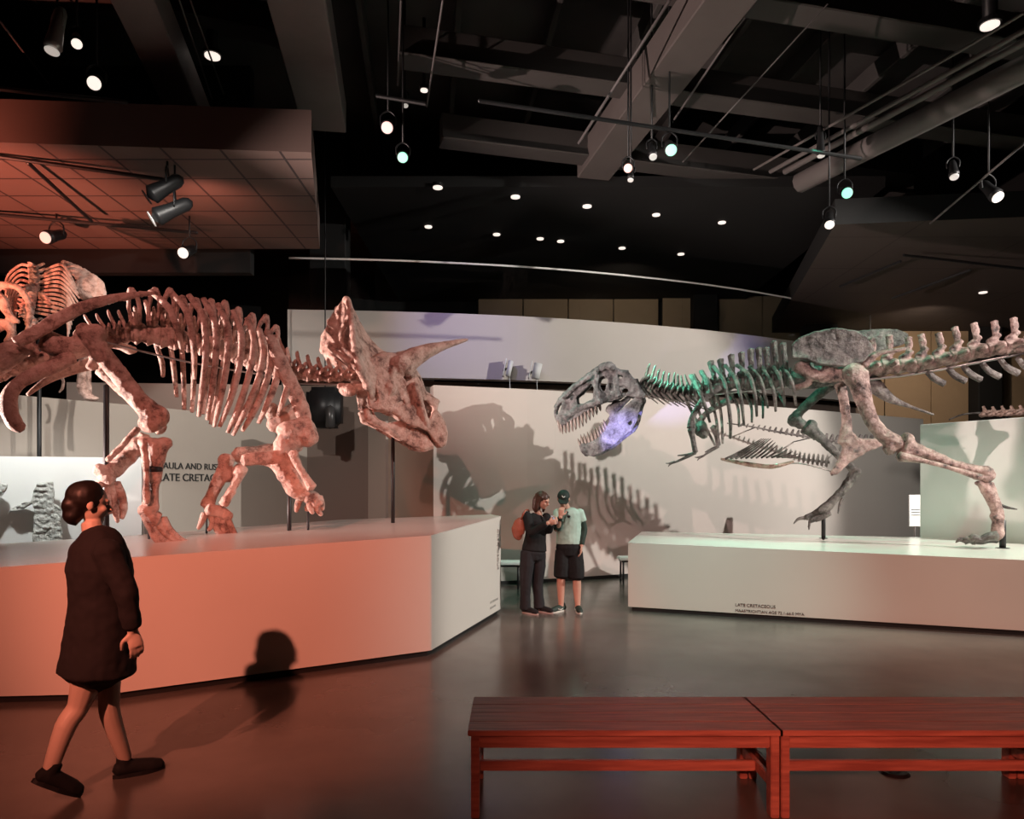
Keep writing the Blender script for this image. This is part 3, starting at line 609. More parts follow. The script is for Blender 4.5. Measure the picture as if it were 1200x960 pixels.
# spine
vertebrae(T, [(-60, 462), (0, 440), (40, 425), (75, 412)], 7, 'tail', (.11, .15), 1.0)
vertebrae(T, [(112, 400), (132, 395), (156, 392)], 4, 'cervical', (.15, .15), 1.2, 1, lean=-.1)
vertebrae(T, [(156, 392), (172, 392), (205, 398), (240, 405), (280, 416), (318, 430)], 11, 'loop', (.16, .13), (1.35, 1.65), 1, lean=-.15)
vertebrae(T, [(320, 432), (345, 437), (385, 441), (432, 442)], 9, 'cervical', (.13, .12), (1.6, .7), 1, lean=-.2)
T.lump('sacrum', [([(60, 418), (95, 408), (135, 396)], [10, 12, 10])], [(70, 410, 10, 8), (90, 403, 10, 8), (112, 396, 9, 8)])
for a, b_ in (((112, 398), (330, 443)), ((340, 449), (430, 452))):
    T.rib('support_rod', [a, ((a[0]+b_[0])/2, (a[1]+b_[1])/2+(4 if a[0] < 200 else 0)), b_], [1.1]*3, -.06, 1, m=M_steel)
# hip blades
for o in (-.28, .42):
    T.lump('ilium', [([(18, 402), (45, 388), (80, 368), (115, 354), (150, 347), (185, 343)], [7, 8, 8, 7, 5, 3])], (), o, flat=.45)
T.lump('hip_socket', [([(52, 398), (75, 408), (98, 404)], [12, 14, 9]), ([(98, 400), (112, 420), (105, 432)], [7, 7, 5])], [(98, 395, 12, 12)], -.2)
T.lump('tail_bone', [([(-30, 440), (5, 418), (35, 402)], [16, 16, 9])], [(16, 412, 18, 9)], -.12, flat=.6)
T.rib('ischium', [(85, 418), (55, 432), (25, 447), (12, 462), (10, 480), (17, 496), (27, 503)], [9, 8, 7, 8, 9, 8, 5], -.25, .6, 12)
T.rib('ischium', [(112, 425), (85, 433), (55, 446), (32, 463)], [8, 6, 4, 2], .1, .6, 12)
T.rib('pubis', [(118, 405, .2), (140, 406, .2), (152, 410, .2), (160, 410, .2)], [2, 4, 6, 3], 0, .5)
# ribs near side
near = [[(176, 341), (197, 360), (209, 390), (214, 414)], [(201, 343), (219, 366), (227, 405), (228, 444)], [(221, 346), (238, 372), (241, 415), (237, 455), (233, 488)],
        [(238, 350), (252, 378), (253, 418), (248, 460), (243, 492)], [(255, 356), (267, 385), (266, 425), (259, 465), (251, 500)], [(273, 364), (283, 392), (280, 432), (269, 472), (257, 500)],
        [(290, 373), (298, 400), (292, 438), (280, 476), (267, 507)], [(304, 386), (309, 415), (301, 450), (287, 482), (273, 510)], [(314, 400), (317, 427), (308, 460), (296, 485), (284, 505)],
        [(326, 420), (324, 445), (314, 472), (303, 496)], [(335, 430), (338, 450), (332, 470), (326, 487)]]
for r_ in near:
    n = len(r_); T.rib('rib', [(x, y, -.12-.34*math.sin(math.pi*min(1, i/(n-1)*.8+.05))) for i, (x, y) in enumerate(r_)], [3.4, 4.0]+[3.5]*(n-3)+[2.3], 0, .6, 10)
far = [[(170, 352), (182, 400), (190, 425), (191, 441)], [(190, 352), (199, 400), (204, 435), (207, 465)], [(205, 354), (212, 400), (215, 440), (216, 480)], [(222, 356), (226, 410), (227, 450), (225, 483)],
       [(240, 362), (246, 410), (241, 455), (238, 485)], [(257, 368), (263, 410), (256, 455), (247, 497)], [(275, 376), (279, 420), (270, 465), (262, 492)], [(290, 385), (293, 430), (284, 470), (276, 500)], [(303, 400), (306, 440), (298, 470), (290, 490)]]
for r_ in far:
    n = len(r_); T.rib('rib', [(x, y, .12+.34*math.sin(math.pi*min(1, i/(n-1)*.8+.05))) for i, (x, y) in enumerate(r_)], [2.4, 3.2]+[3.2]*(n-3)+[2.4], 0, .6, 10)
# shoulder and fore limbs
T.lump('scapula', [([(313, 386), (325, 415), (340, 448), (353, 478), (359, 494)], [4, 8, 9, 10, 7])], (), -.42, flat=.4)
T.lump('scapula', [([(322, 392, 0), (335, 425, 0), (347, 455, 0)], [5, 7, 6])], (), .42, flat=.4)
T.lump('coracoid', [([(345, 480), (330, 495), (315, 498)], [9, 12, 7])], [(318, 482, 9, 10)], -.2, m=M_bone)
T.lump('humerus', [([(366, 505), (345, 510), (330, 530), (350, 545)], [16, 16, 9, 6])], [(358, 512, 15, 12), (338, 505, 14, 10)], -.45, flat=.6)
T.lump('humerus', [([(352, 520), (320, 530), (288, 534), (275, 532)], [9, 11, 10, 9])], [(290, 532, 9, 9)], .25)
T.lump('ulna', [([(285, 540), (310, 537), (330, 545), (345, 570), (360, 580)], [7, 8, 12, 12, 9])], [(326, 541, 13, 11)], -.4)
T.lump('radius', [([(341, 530), (352, 550), (366, 572)], [5, 4, 6])], [(344, 533, 6, 6)], -.55)
T.lump('ulna', [([(268, 536), (260, 555), (248, 580), (243, 594)], [9, 8, 7, 9])], [(264, 540, 9, 9), (268, 556, 8, 10)], .2)
T.lump('radius', [([(285, 548), (275, 568), (262, 592)], [7, 5, 6])], [(280, 552, 9, 9)], .1)
def paw(o, wrist, fingers, name='hand', fn='finger'):
    h = T.lump(name, [(wrist, [8]*len(wrist))], [(wrist[-1][0], wrist[-1][1], 8, 6)], o, flat=.8)
    for f in fingers: T.rib(fn, f, [4.2, 3.8]+[3.6]*(len(f)-3)+[2], o, .8, 8, parent=h)
    return h
paw(-.42, [(358, 582), (366, 583), (372, 590)], [[(362, 586), (364, 596), (367, 602)], [(370, 587), (372, 597), (377, 604)], [(374, 582), (377, 592), (378, 598)], [(352, 582, .1), (349, 592, .1), (347, 600, .1)], [(366, 588, .1), (360, 596, .1), (358, 598, .1)]])
paw(.15, [(243, 597), (255, 600), (266, 604)], [[(240, 602), (236, 612), (232, 620)], [(247, 604), (249, 614), (244, 622)], [(256, 606), (254, 620), (262, 628), (268, 630)], [(262, 606), (262, 618), (270, 628), (276, 630)], [(266, 606), (270, 616), (275, 626), (280, 629)]])
# hind limbs
T.lump('femur', [([(104, 388), (118, 412), (140, 440), (162, 468), (182, 490)], [12, 11, 10, 11, 14])], [(98, 388, 9, 9), (184, 488, 14, 13), (176, 497, 13, 10), (112, 392, 12, 12)], -.42)
T.lump('femur', [([(118, 432), (150, 462), (176, 490), (190, 505)], [9, 8, 8, 9])], (), .3)
T.lump('tibia', [([(182, 520), (181, 545), (178, 572), (177, 592)], [15, 10, 7.5, 9])], [(172, 519, 10, 7), (192, 520, 10, 7), (176, 594, 10, 9)], -.4)
T.lump('fibula', [([(168, 518), (171, 550), (172, 590)], [4, 3.5, 4])], (), -.5, flat=.9)
bm = bmesh.new(); q = T.p(180, 550, -.4); tube(bm, [q-Vector((0, 0, .02)), q+Vector((0, 0, .02))], [.085, .085], 14, sub=1); finish('strap', bm, M_black, tr)
T.lump('tibia', [([(172, 512), (155, 530), (132, 552), (118, 556)], [9, 10, 10, 8])], [(117, 551, 9, 8), (160, 524, 10, 12)], .35)
T.lump('fibula', [([(162, 502), (145, 520), (126, 540)], [4, 3.5, 4])], (), .2)
def foot(o, ank, toes, r_=5.5):
    h = T.lump('foot', [(ank, [9]*len(ank))], [(ank[0][0], ank[0][1], 10, 8)], o)
    for t in toes: T.rib('toe', t, [r_, r_*.9]+[r_*.85]*(len(t)-3)+[r_*.4], o, .8, 8, parent=h)
foot(-.4, [(172, 598), (178, 606), (186, 610)], [[(176, 608), (180, 622), (192, 634), (208, 637)], [(183, 608), (190, 620), (204, 633), (229, 637)], [(190, 608), (197, 620), (208, 631), (220, 636)], [(172, 606), (177, 618), (184, 632), (196, 637)]])
foot(.35, [(124, 560), (130, 566)], [[(120, 562), (112, 578), (118, 592), (120, 606)], [(130, 566), (133, 584), (136, 600), (138, 612)], [(136, 566), (143, 582), (145, 596), (143, 608)], [(128, 568), (127, 582), (128, 596), (130, 602)]])
# poles
for px, a, b_, r_, Y in ((124.5, 452, 641, .03, 7.9), (460.5, 508, 618, .024, 9.05), (339, 570, 631.5, .024, 8.3), (361, 600, 632.5, .014, 8.3), (242, 603, 635, .013, 8.3), (174.5, 625, 642, .013, 7.75)):
    drop('support_pole', px, a, b_, r_, tr, Y)
# skull
def tmap(u, v, o=0): return P(u, v, 8.85+(u-450)*.0035+o)
lat = Vector((-.6, .8, 0))
face = [(418, 436), (432, 420), (448, 416), (466, 418), (482, 428), (492, 446), (498, 462), (508, 466), (514, 473), (512, 482), (520, 494), (524, 508), (522, 520), (515, 523), (508, 516), (500, 505), (488, 500), (470, 488), (455, 480), (442, 481), (432, 478), (430, 458)]
holes = [[(449, 451), (455, 448), (460, 453), (459, 460), (453, 461), (449, 457)], [(463, 473), (472, 468), (475, 475), (470, 476)], [(491, 471), (499, 469), (507, 478), (505, 489), (497, 493), (490, 483)], [(471, 436), (478, 435), (482, 444), (476, 449), (472, 443)], [(434, 455), (441, 456), (443, 468), (437, 472), (433, 464)], [(468, 488), (486, 497), (484, 500), (468, 492)]]
bm = bmesh.new()
wid = lambda u: max(.05, .30-.0026*max(0, u-445))
plate(bm, face, holes, lambda u, v: tmap(u, v, -wid(u)-.06*math.sin((v-415)/110*3.1)))
plate(bm, face, holes[:3], lambda u, v: tmap(u, v)+lat*wid(u))
top = [(430, 424), (448, 416), (466, 418), (482, 428), (492, 446), (498, 462), (514, 473)]
sheet(bm, [[tmap(x, y, -wid(x)), tmap(x, y-2, -wid(x)*.4), tmap(x, y-2)+lat*wid(x)*.4, tmap(x, y)+lat*wid(x)] for x, y in top])
sheet(bm, [[tmap(x, y, -wid(x)), tmap(x, y)+lat*wid(x)] for x, y in [(512, 482), (520, 494), (524, 508), (522, 520), (515, 523)]])
solid(bm, .045)
for (a, b_, c) in (((440, 478), (462, 482), (486, 500)), ((432, 440), (446, 470), (448, 480)), ((486, 450), (492, 470), (500, 498)), ((463, 430), (458, 442), (462, 466))):
    tube(bm, [tmap(*a, -.3), tmap(*b_, -.3), tmap(*c, -.2)], [.05, .045, .04], 8)
ell(bm, tmap(455, 455, -.33), (.10, .05, .10)); ell(bm, tmap(470, 428, -.25), (.16, .14, .13)); ell(bm, tmap(516, 514, 0), (.09, .09, .12))
skull = remesh('skull', bm, M_bone, .013, tr, 2, disp=.010)
# frill
rim = [(434, 458, -.42), (424, 440, -.52), (416, 412, -.50), (413, 385, -.34), (408, 353, -.05), (396, 364, .18), (385, 384, .34), (378, 406, .48), (386, 420, .5), (405, 436, .42)]
base = [(438, 460, -.32), (440, 450, -.33), (444, 436, -.3), (448, 424, -.2), (452, 416, -.02), (448, 418, .1), (444, 424, .2), (440, 432, .28), (436, 440, .3), (434, 446, .28)]
bm = bmesh.new(); rows = []
for k in range(7):
    t = k/6; q, _ = cat_rom([tmap(a[0]*(1-t)+b_[0]*t, a[1]*(1-t)+b_[1]*t+10*math.sin(math.pi*t)*(1 if i < 6 else .2), a[2]*(1-t)+b_[2]*t) for i, (a, b_) in enumerate(zip(rim, base))], 4); rows.append(q)
sheet(bm, rows); solid(bm, .05)
q = rows[0]
tube(bm, q, .035, 8, sub=1)
for i in range(2, len(q)-2, 3): ell(bm, q[i], (.05, .05, .06))
tube(bm, [tmap(430, 436, -.1), tmap(412, 428, .1), tmap(384, 404, .4)], [.05, .035, .04], 8); tube(bm, [tmap(434, 440, .1), tmap(400, 400, .2), tmap(409, 370, 0)], [.05, .03, .03], 8); tube(bm, [tmap(432, 446, 0), tmap(408, 430, .25), tmap(386, 416, .45)], [.04, .03, .03], 8)
remesh('frill', bm, M_bone, .014, skull, 2, disp=.008)
for o, n_ in ((-.22, 0), (.22, 1)):
    bm = bmesh.new(); dx = 0 if n_ == 0 else 0
    pts = [(470, 430), (484, 420), (502, 411), (525, 404), (548, 398)]
    tube(bm, [tmap(x, y, -.22) if n_ == 0 else tmap(x, y, -.22)+lat*.42 for x, y in pts], [.16, .125, .085, .045, .012], 14, 1, sub=6, rough=.1); finish('brow_horn', bm, M_bone, skull)
bm = bmesh.new(); tube(bm, [tmap(506, 480), tmap(511, 472), tmap(515, 471)], [.07, .045, .015], 10); finish('nose_horn', bm, M_bone, skull)
# lower jaw
jaw = [(430, 482), (434, 479), (442, 490), (455, 497), (472, 492), (488, 503), (500, 510), (508, 523), (498, 527), (485, 524), (465, 513), (447, 500), (433, 494)]
bm = bmesh.new()
plate(bm, jaw, [], lambda u, v: tmap(u, v, -wid(u)*.8)); plate(bm, jaw, [], lambda u, v: tmap(u, v)+lat*wid(u)*.8)
sheet(bm, [[tmap(x, y, -wid(x)*.8), tmap(x, y)+lat*wid(x)*.8] for x, y in [(485, 524), (498, 527), (508, 523)]])
solid(bm, .06); tube(bm, [tmap(430, 480, -.3), tmap(433, 492, -.3), tmap(452, 503, -.26), tmap(470, 515, -.2)], [.05, .05, .04, .03], 8)
remesh('mandible', bm, M_bone, .014, skull, 2, disp=.008)
T.lump('neck_plate', [([(396, 452), (412, 455), (430, 452)], [4, 6, 4])], [(408, 458, 11, 7)], -.1, flat=.4, parent=skull)
# ---------------------------------------------------------------- long tailed skeleton
rx = empty('large_jawed_dinosaur_skeleton', P(1000, 632, 10.8), 'dark mounted skeleton with gaping toothed jaws striding on the right platform', 'skeleton')
R = Beast(lambda x: 11.3-(x-650)*.0025, (.21, .978, 0), rx, M_dark, .016)
vertebrae(R, [(750, 450), (770, 458), (795, 464), (815, 462), (835, 455)], 12, 'cervical', (.25, .22), (.9, .9), 1.1, lean=-.1)
vertebrae(R, [(835, 455), (860, 450), (895, 448), (928, 444)], 9, 'spine', (.18, .20), (.85, 1.15), 1.1)
vertebrae(R, [(1012, 434), (1050, 430), (1075, 428), (1110, 421), (1150, 412), (1200, 405), (1290, 395)], 13, 'tail', (.23, .20), (1.0, .85), 1, m=M_mix)
for x, y in ((1085, 433), (1110, 430), (1128, 428), (1150, 425), (1172, 421), (1192, 419)):
    R.rib('chevron', [(x, y), (x+9, y+10), (x+22, y+17)], [3.2, 4, 4], 0, .6)
R.lump('sacrum', [([(925, 446), (960, 442), (1010, 434)], [11, 13, 12])], [(945, 432, 11, 9), (972, 425, 12, 9)], 0)
ribs = [[(822, 435), (832, 452), (838, 478)], [(836, 429), (848, 445), (853, 470), (856, 495), (856, 514)], [(850, 428), (863, 446), (869, 472), (872, 498)], [(863, 428), (878, 440), (885, 465), (887, 488)],
        [(878, 430), (890, 443), (896, 462), (900, 478)], [(893, 430), (903, 448), (908, 466), (909, 482)], [(906, 430), (915, 446), (920, 476)], [(919, 432), (928, 448), (933, 475)], [(810, 440), (818, 455), (826, 475), (832, 495)]]
for r_ in ribs:
    n = len(r_); R.rib('rib', [(x, y, -.1-.38*math.sin(math.pi*min(1, i/(n-1)*.8+.05))) for i, (x, y) in enumerate(r_)], [2.4]+[2.1]*(n-2)+[1.4], 0, .7)
for r_ in [[(826, 455), (838, 485), (842, 516)], [(838, 455), (845, 485), (847, 520)], [(850, 452), (864, 475), (866, 500)], [(868, 452), (880, 475), (881, 495)], [(882, 452), (893, 470), (894, 490)], [(812, 462), (822, 490), (838, 522)], [(802, 465), (812, 485), (820, 500)], [(900, 450), (912, 462), (920, 476)]]:
    n = len(r_); R.rib('rib', [(x, y, .1+.38*math.sin(math.pi*min(1, i/(n-1)*.8+.05))) for i, (x, y) in enumerate(r_)], [2.0]+[1.8]*(n-2)+[1.3], 0, .7)
for i in range(9):
    x = 752+i*7.5; R.rib('neck_rib', [(x, 455+i*1.2, -.12), (x+8, 464+i*1.2, -.14), (x+19+i*.6, 473+i*1.1, -.14)], [2.0, 1.2, .5], 0, .8)
# arms
for o, sc, arm in ((-.42, [(843, 453), (825, 468), (812, 488), (810, 502)], [[(810, 503), (812, 515), (815, 530)], [(815, 530), (802, 537), (788, 543)], [(815, 531), (805, 533), (794, 534)]]),
                   (.42, [(858, 468), (842, 475), (826, 486), (817, 500)], [[(836, 500), (840, 512), (842, 522)], [(842, 523), (832, 529), (822, 536)], [(842, 523), (836, 525), (826, 530)]])):
    R.rib('scapula', sc, [5, 4, 3.4, 5], o, .5, 10); R.rib('humerus', arm[0], [4.2, 2.8, 3], o, .9); R.rib('forearm', arm[1], [2.2, 1.7, .9], o, .9); R.rib('forearm', arm[2], [1.8, 1.4, .6], o, .9)
    e = arm[1][-1]
    for dx, dy in ((-5, 4), (-8, 0)): R.rib('claw', [(e[0]+3, e[1]-2), (e[0]+dx*.5, e[1]+dy*.3), (e[0]+dx, e[1]+dy)], [1.2, 1, .3], o, .9)
R.lump('coracoid', [([(812, 500), (822, 505), (828, 512)], [5, 8, 4])], [(822, 502, 7, 9)], -.2)
# pelvis
R.lump('ilium', [], (), -.36, flat=.4, thick=.07, plates=[([(928, 420), (927, 405), (935, 396), (955, 388), (980, 384), (1002, 387), (1015, 394), (1024, 410), (1012, 424), (990, 430), (960, 428), (945, 422)], [], lambda u, v: .05*math.sin((v-384)/46*3.1))])
R.lump('ilium', [], (), .4, flat=.4, thick=.08, plates=[([(985, 400), (1000, 388), (1030, 386), (1052, 386), (1063, 391), (1066, 399), (1056, 405), (1035, 410), (1015, 420), (990, 420)], [], lambda u, v: 0)], m=M_dark)
R.lump('hip_bone', [([(935, 428), (955, 440), (985, 440), (1010, 436)], [8, 7, 8, 7]), ([(1012, 428), (1028, 415), (1050, 411), (1062, 408)], [5, 3, 3, 2]), ([(945, 425), (948, 448), (930, 455)], [5, 4, 4])], [(972, 432, 9, 8), (958, 420, 5, 8), (983, 418, 7, 6)], -.25, m=M_mix)
R.lump('pubis', [([(980, 438), (988, 465), (992, 495), (990, 520)], [8, 5.5, 5.5, 9])], (), 0, m=M_mix, thick=.1, plates=[([(985, 505), (998, 505), (1005, 514), (1035, 515), (1038, 521), (1015, 530), (995, 543), (982, 555), (974, 558), (973, 553), (982, 540), (988, 525)], [], lambda u, v: 0)])
R.rib('ischium', [(1015, 440), (1028, 455), (1045, 468), (1068, 477), (1094, 486)], [10, 9, 5, 1.8, 1.3], .1, .7, 10)
# near leg
R.lump('femur', [([(1004, 438), (1010, 462), (1020, 490), (1033, 508), (1050, 520)], [13, 10, 8, 8, 10])], [(1001, 440, 14, 14), (1052, 520, 10, 9), (1044, 525, 9, 8)], -.4, m=M_mix)
R.lump('tibia', [([(1060, 524), (1085, 532), (1120, 545), (1155, 554)], [12, 7, 5.5, 6.5])], [(1063, 517, 8, 10), (1060, 534, 10, 7), (1156, 554, 8, 8)], -.4, m=M_mix)
R.rib('fibula', [(1054, 535), (1085, 541), (1115, 549), (1150, 560)], [6, 2.6, 2.4, 4], -.5, .9, m=M_mix)
R.lump('ankle', [([(1150, 556), (1160, 562)], [7, 7])], [(1161, 557, 5, 6), (1145, 558, 6, 5)], -.4, m=M_mix)
h = R.lump('metatarsus', [([(1152, 568), (1163, 585), (1169, 605), (1169, 628)], [6, 7, 6, 7]), ([(1160, 566), (1169, 590), (1172, 606)], [4, 4, 5])], [(1148, 566, 6, 3), (1168, 606, 8, 6), (1168, 628, 7, 6)], -.4, m=M_mix)
R.rib('claw', [(1172, 592), (1181, 595), (1192, 597)], [2, 1.6, .6], -.4, .9, parent=h)
for dy, x1, o in ((0, 1121, -.45), (2, 1132, -.25), (-1, 1128, -.6)):
    t_ = R.rib('toe', [(1168, 629+dy), (1158, 630+dy), (1149, 633+dy), (1140, 631+dy), (x1+10, 635+dy)], [5.5, 4.5, 3.4, 4.2, 3], o, .9, parent=h, m=M_dark)
    R.rib('claw', [(x1+11, 634+dy), (x1+4, 632.5+dy), (x1-1, 636+dy)], [3, 2.4, .6], o, .9, parent=t_, m=M_dark)
# far leg
R.lump('femur', [([(975, 450), (955, 466), (938, 482), (930, 493)], [7, 6, 5.5, 8])], [(931, 493, 9, 8), (938, 497, 8, 6)], .3)
R.lump('tibia', [([(945, 500), (960, 512), (980, 532), (998, 548)], [10, 6, 4.5, 5])], [(951, 499, 7, 8), (998, 549, 5, 5)], .3)
h = R.lump('metatarsus', [([(1004, 550), (995, 565), (978, 585), (964, 598)], [7, 6, 5, 7])], [(1003, 553, 7, 6), (964, 598, 7, 6)], .3)
R.rib('claw', [(988, 582), (984, 592), (982, 602)], [2, 1.6, .6], .3, parent=h)
for pts in ([(963, 597), (953, 603), (944, 607)], [(966, 602), (957, 607), (950, 610)], [(972, 600), (963, 606), (955, 609)]):
    t_ = R.rib('toe', pts, [4.5, 3.6, 3.4], .3, parent=h); e = pts[-1]
    dx, dy = ((-14, 7), (-2, 11), (-8, 9))[[963, 966, 972].index(pts[0][0])]; R.rib('claw', [e, (e[0]+dx*.6, e[1]+dy*.2), (e[0]+dx, e[1]+dy)], [2.6, 1.8, .5], .3, parent=t_)
# belly ribs
for i in range(13):
    a = (850+i*6, 538-i*.2); L = 36+3*i if i < 7 else 58-i*2.2
    top_ = (893+i*2.6, 514+max(0, i-4)*2.3) if i < 7 else (905+(i-6)*6, 519+(i-6)*2.6)
    R.rib('belly_rib', [(a[0], a[1]), ((a[0]*.6+top_[0]*.4), (a[1]*.6+top_[1]*.4)+1), top_], [1.3, 1.2, .4], -.1, .8)
R.rib('belly_rod', [(846, 539), (890, 546), (935, 543), (975, 553)], [.9, 1.0, .7, .5], 0, 1, m=M_steel)
R.rib('belly_rib_cord', [(845, 538), (875, 544), (905, 547), (930, 541)], [1.5, 2.6, 2.6, 1.4], 0, .8, m=M_bone)
drop('support_pole', 965, 598, 631.5, .03, rx, 10.85); drop('support_pole', 1175, 610, 643, .04, rx, 9.72)
bm = bmesh.new(); a = R.p(930, 446, 0); tube(bm, [R.p(760, 466, 0), R.p(835, 462, 0), R.p(930, 452, 0), R.p(1060, 440, 0), R.p(1200, 414, 0)], .02, 8); finish('support_rod', bm, M_steel, rx)
# hang wires keep nothing: skull of the long tailed skeleton
RY = 11.3
def rmap(u, v, o=0): return P(u, v, RY-(u-700)*.0025+o)
rlat = Vector((.35, .94, 0)); sup = [(649, 487), (650, 478), (656, 468), (668, 456), (682, 446), (692, 438), (700, 432), (708, 430), (717, 430), (724, 435), (736, 437), (744, 446), (752, 460), (748, 466), (738, 464), (728, 464), (716, 469), (702, 472), (692, 480), (682, 486), (674, 490), (664, 496), (660, 500), (654, 494)]
sh = [[(652, 484), (654, 476), (660, 470), (658, 478), (654, 487)], [(676, 466), (684, 458), (693, 450), (696, 456), (695, 468), (686, 472), (678, 474)], [(702, 443), (708, 440), (712, 446), (710, 458), (704, 460), (701, 452)], [(725, 454), (731, 452), (737, 457), (735, 461), (728, 462)], [(721, 438), (732, 441), (728, 445), (722, 443)], [(668, 466), (673, 461), (674, 464), (670, 470)], [(714, 450), (720, 449), (719, 457), (715, 458)]]
w2 = lambda u: .09+.0031*max(0, u-655) if u < 742 else .34
bm = bmesh.new(); plate(bm, sup, sh, lambda u, v: rmap(u, v, -w2(u)*.8)); plate(bm, sup, sh[:5], lambda u, v: rmap(u, v)+rlat*w2(u)*.8)
sheet(bm, [[rmap(x, y, -w2(x)*.8), rmap(x, y-1), rmap(x, y)+rlat*w2(x)*.8] for x, y in sup[1:11]])
sheet(bm, [[rmap(x, y, -w2(x)*.8), rmap(x, y)+rlat*w2(x)*.8] for x, y in [(650, 486), (653, 493), (658, 499)]])
solid(bm, .045)
for a, b_, c, r_ in (((744, 446), (748, 456), (752, 464), .06), ((700, 434), (698, 450), (700, 470), .035), ((722, 434), (722, 448), (724, 464), .035), ((662, 490), (680, 478), (704, 470), .05), ((704, 432), (712, 428), (718, 431), .06), ((660, 466), (676, 452), (692, 440), .035)):
    tube(bm, [rmap(*a, -.24 if a[0] > 690 else -.15), rmap(*b_, -.26 if b_[0] > 690 else -.16), rmap(*c, -.3)], r_, 8)
sk = remesh('skull', bm, M_jaw, .013, rx, 2, disp=.014)
low = [(679, 523), (682, 519), (690, 519), (700, 514), (708, 506), (714, 494), (722, 484), (735, 474), (744, 466), (753, 463), (754, 469), (750, 478), (747, 492), (741, 504), (728, 514), (716, 525), (703, 532), (692, 535), (683, 531)]
bm = bmesh.new(); lh = [[(736, 495), (741, 492), (741, 497), (737, 499)]]
plate(bm, low, lh, lambda u, v: rmap(u, v, -w2(u)*.75)); plate(bm, low, lh, lambda u, v: rmap(u, v)+rlat*w2(u)*.75)
sheet(bm, [[rmap(x, y, -w2(x)*.75), rmap(x, y)+rlat*w2(x)*.75] for x, y in [(680, 521), (682, 528), (687, 534)]])
solid(bm, .05); mj = remesh('mandible', bm, M_jaw, .013, sk, 2, disp=.006)
R.lump('jaw_joint', [([(712, 478), (720, 484), (716, 492), (708, 500)], [5, 6, 4, 3]), ([(738, 465), (728, 474), (722, 480)], [3, 4, 4])], [(722, 474, 6, 6)], .1, parent=sk, m=M_jaw)
def tooth(a, tip, o, parent, lt=None):
    bm = bmesh.new(); A = rmap(*a, o) if lt is None else rmap(*a)+rlat*lt; B = rmap(*tip, o) if lt is None else rmap(*tip)+rlat*lt
    tube(bm, [A, A.lerp(B, .5), B], [.026, .022, .004], 8, .8, sub=2); finish('tooth', bm, M_tooth, parent)
up = [(654, 494, 13), (657, 497, 12), (661, 498, 10), (665, 495, 12), (669, 493, 13), (673, 491, 12), (677, 489, 13), (681, 486, 12), (685, 484, 10), (689, 481, 9), (693, 479, 8), (697, 476, 6)]
for x, y, L in up:
    tooth((x, y-2), (x+2.5, y+L), -w2(x)*.8, sk); tooth((x+3, y-2), (x+4, y+L*.8), 0, sk, w2(x)*.7)
for x, y, L in [(681, 521, 7), (684, 520, 11), (688, 520, 12), (692, 518, 12), (696, 516, 12), (700, 513, 12), (703, 510, 10), (706, 507, 9), (709, 503, 8), (711, 499, 7)]:
    tooth((x, y+2), (x-4, y-L), -w2(x)*.75, mj); tooth((x+1, y+2), (x-3, y-L*.8), 0, mj, w2(x)*.65)
# ---------------------------------------------------------------- upright ribcage at the far left
ub = empty('upright_dinosaur_skeleton', P(60, 600, 10.6), 'red lit upright ribcage with shoulder blade rising behind the hips of the horned skeleton', 'skeleton')
U = Beast(lambda x: 10.4, (0, 1, 0), ub, M_bone, .02)
vertebrae(U, [(38, 312, 0), (40, 335, -.1), (36, 355, -.15), (34, 375, -.1), (44, 395, 0)], 12, 'cervical', .12, 1.0, 1.3)
for i in range(13):
    t = i/12; x0 = 44+36*(1-t)*.6; y0 = 318+52*t if i < 8 else 345+(i-8)*4
    ex = 93-abs(i-3)*1.5; ey = 334+i*5.2
    U.rib('rib', [(42+12*(1-t), 316+4.2*i, -.1), (60+10*(1-t), 310+5*i, -.35), (78, 316+5.0*i, -.45), (ex, ey, -.4)], [1.5, 1.7, 1.6, 1.0], 0, .8)
for i in range(9):
    U.rib('rib', [(40, 316+6*i, 0), (26-i*.6, 310+6*i, .1), (10+i, 322+6*i, .0), (5+i*1.6, 340+6*i, -.1)], [1.5, 1.7, 1.5, 1.0], 0, .8)
for i in range(4): U.rib('rib', [(46, 342+2*i, -.1), (58+i*3, 352+5*i, -.3), (70-i*7, 372+3*i, -.3)], [1.5, 1.5, 1], 0, .8)
U.lump('scapula', [([(72, 306), (95, 322), (112, 338), (117, 352)], [3, 9, 12, 8])], [(102, 338, 14, 14)], -.2, flat=.35)
U.lump('pelvis_ring', [([(-10, 338, -.6), (12, 334, -.6), (27, 343, -.6), (34, 360, -.6), (34, 380, -.6), (30, 392, -.6)], [6, 4, 3.5, 3.5, 3, 3]), ([(-10, 345, -.6), (2, 352, -.6), (6, 362, -.6), (14, 372, -.6), (22, 378, -.6)], [6, 7, 5, 3.5, 2.5]), ([(-12, 385, -.6), (6, 380, -.6), (14, 390, -.6), (10, 402, -.6)], [10, 6, 5, 6])], (), 0)
U.lump('hind_limb', [([(103, 400), (97, 430), (97, 455), (104, 466)], [5, 5, 5, 6]), ([(94, 425), (93, 450), (95, 462)], [3, 3, 3])], [(108, 467, 8, 3)], -.3)
U.rib('hind_limb', [(110, 395), (104, 430), (104, 460)], [3, 3, 4], -.1)
U.rib('hand', [(70, 440), (74, 446), (73, 455), (69, 460)], [2.5, 2, 2, 1], 0)
bm = bmesh.new(); tube(bm, [P(46, 380, 10.4), Vector((P(46, 380, 10.4).x, 10.4, .0))], .03, 10, sub=1); finish('support_pole', bm, M_black, ub)
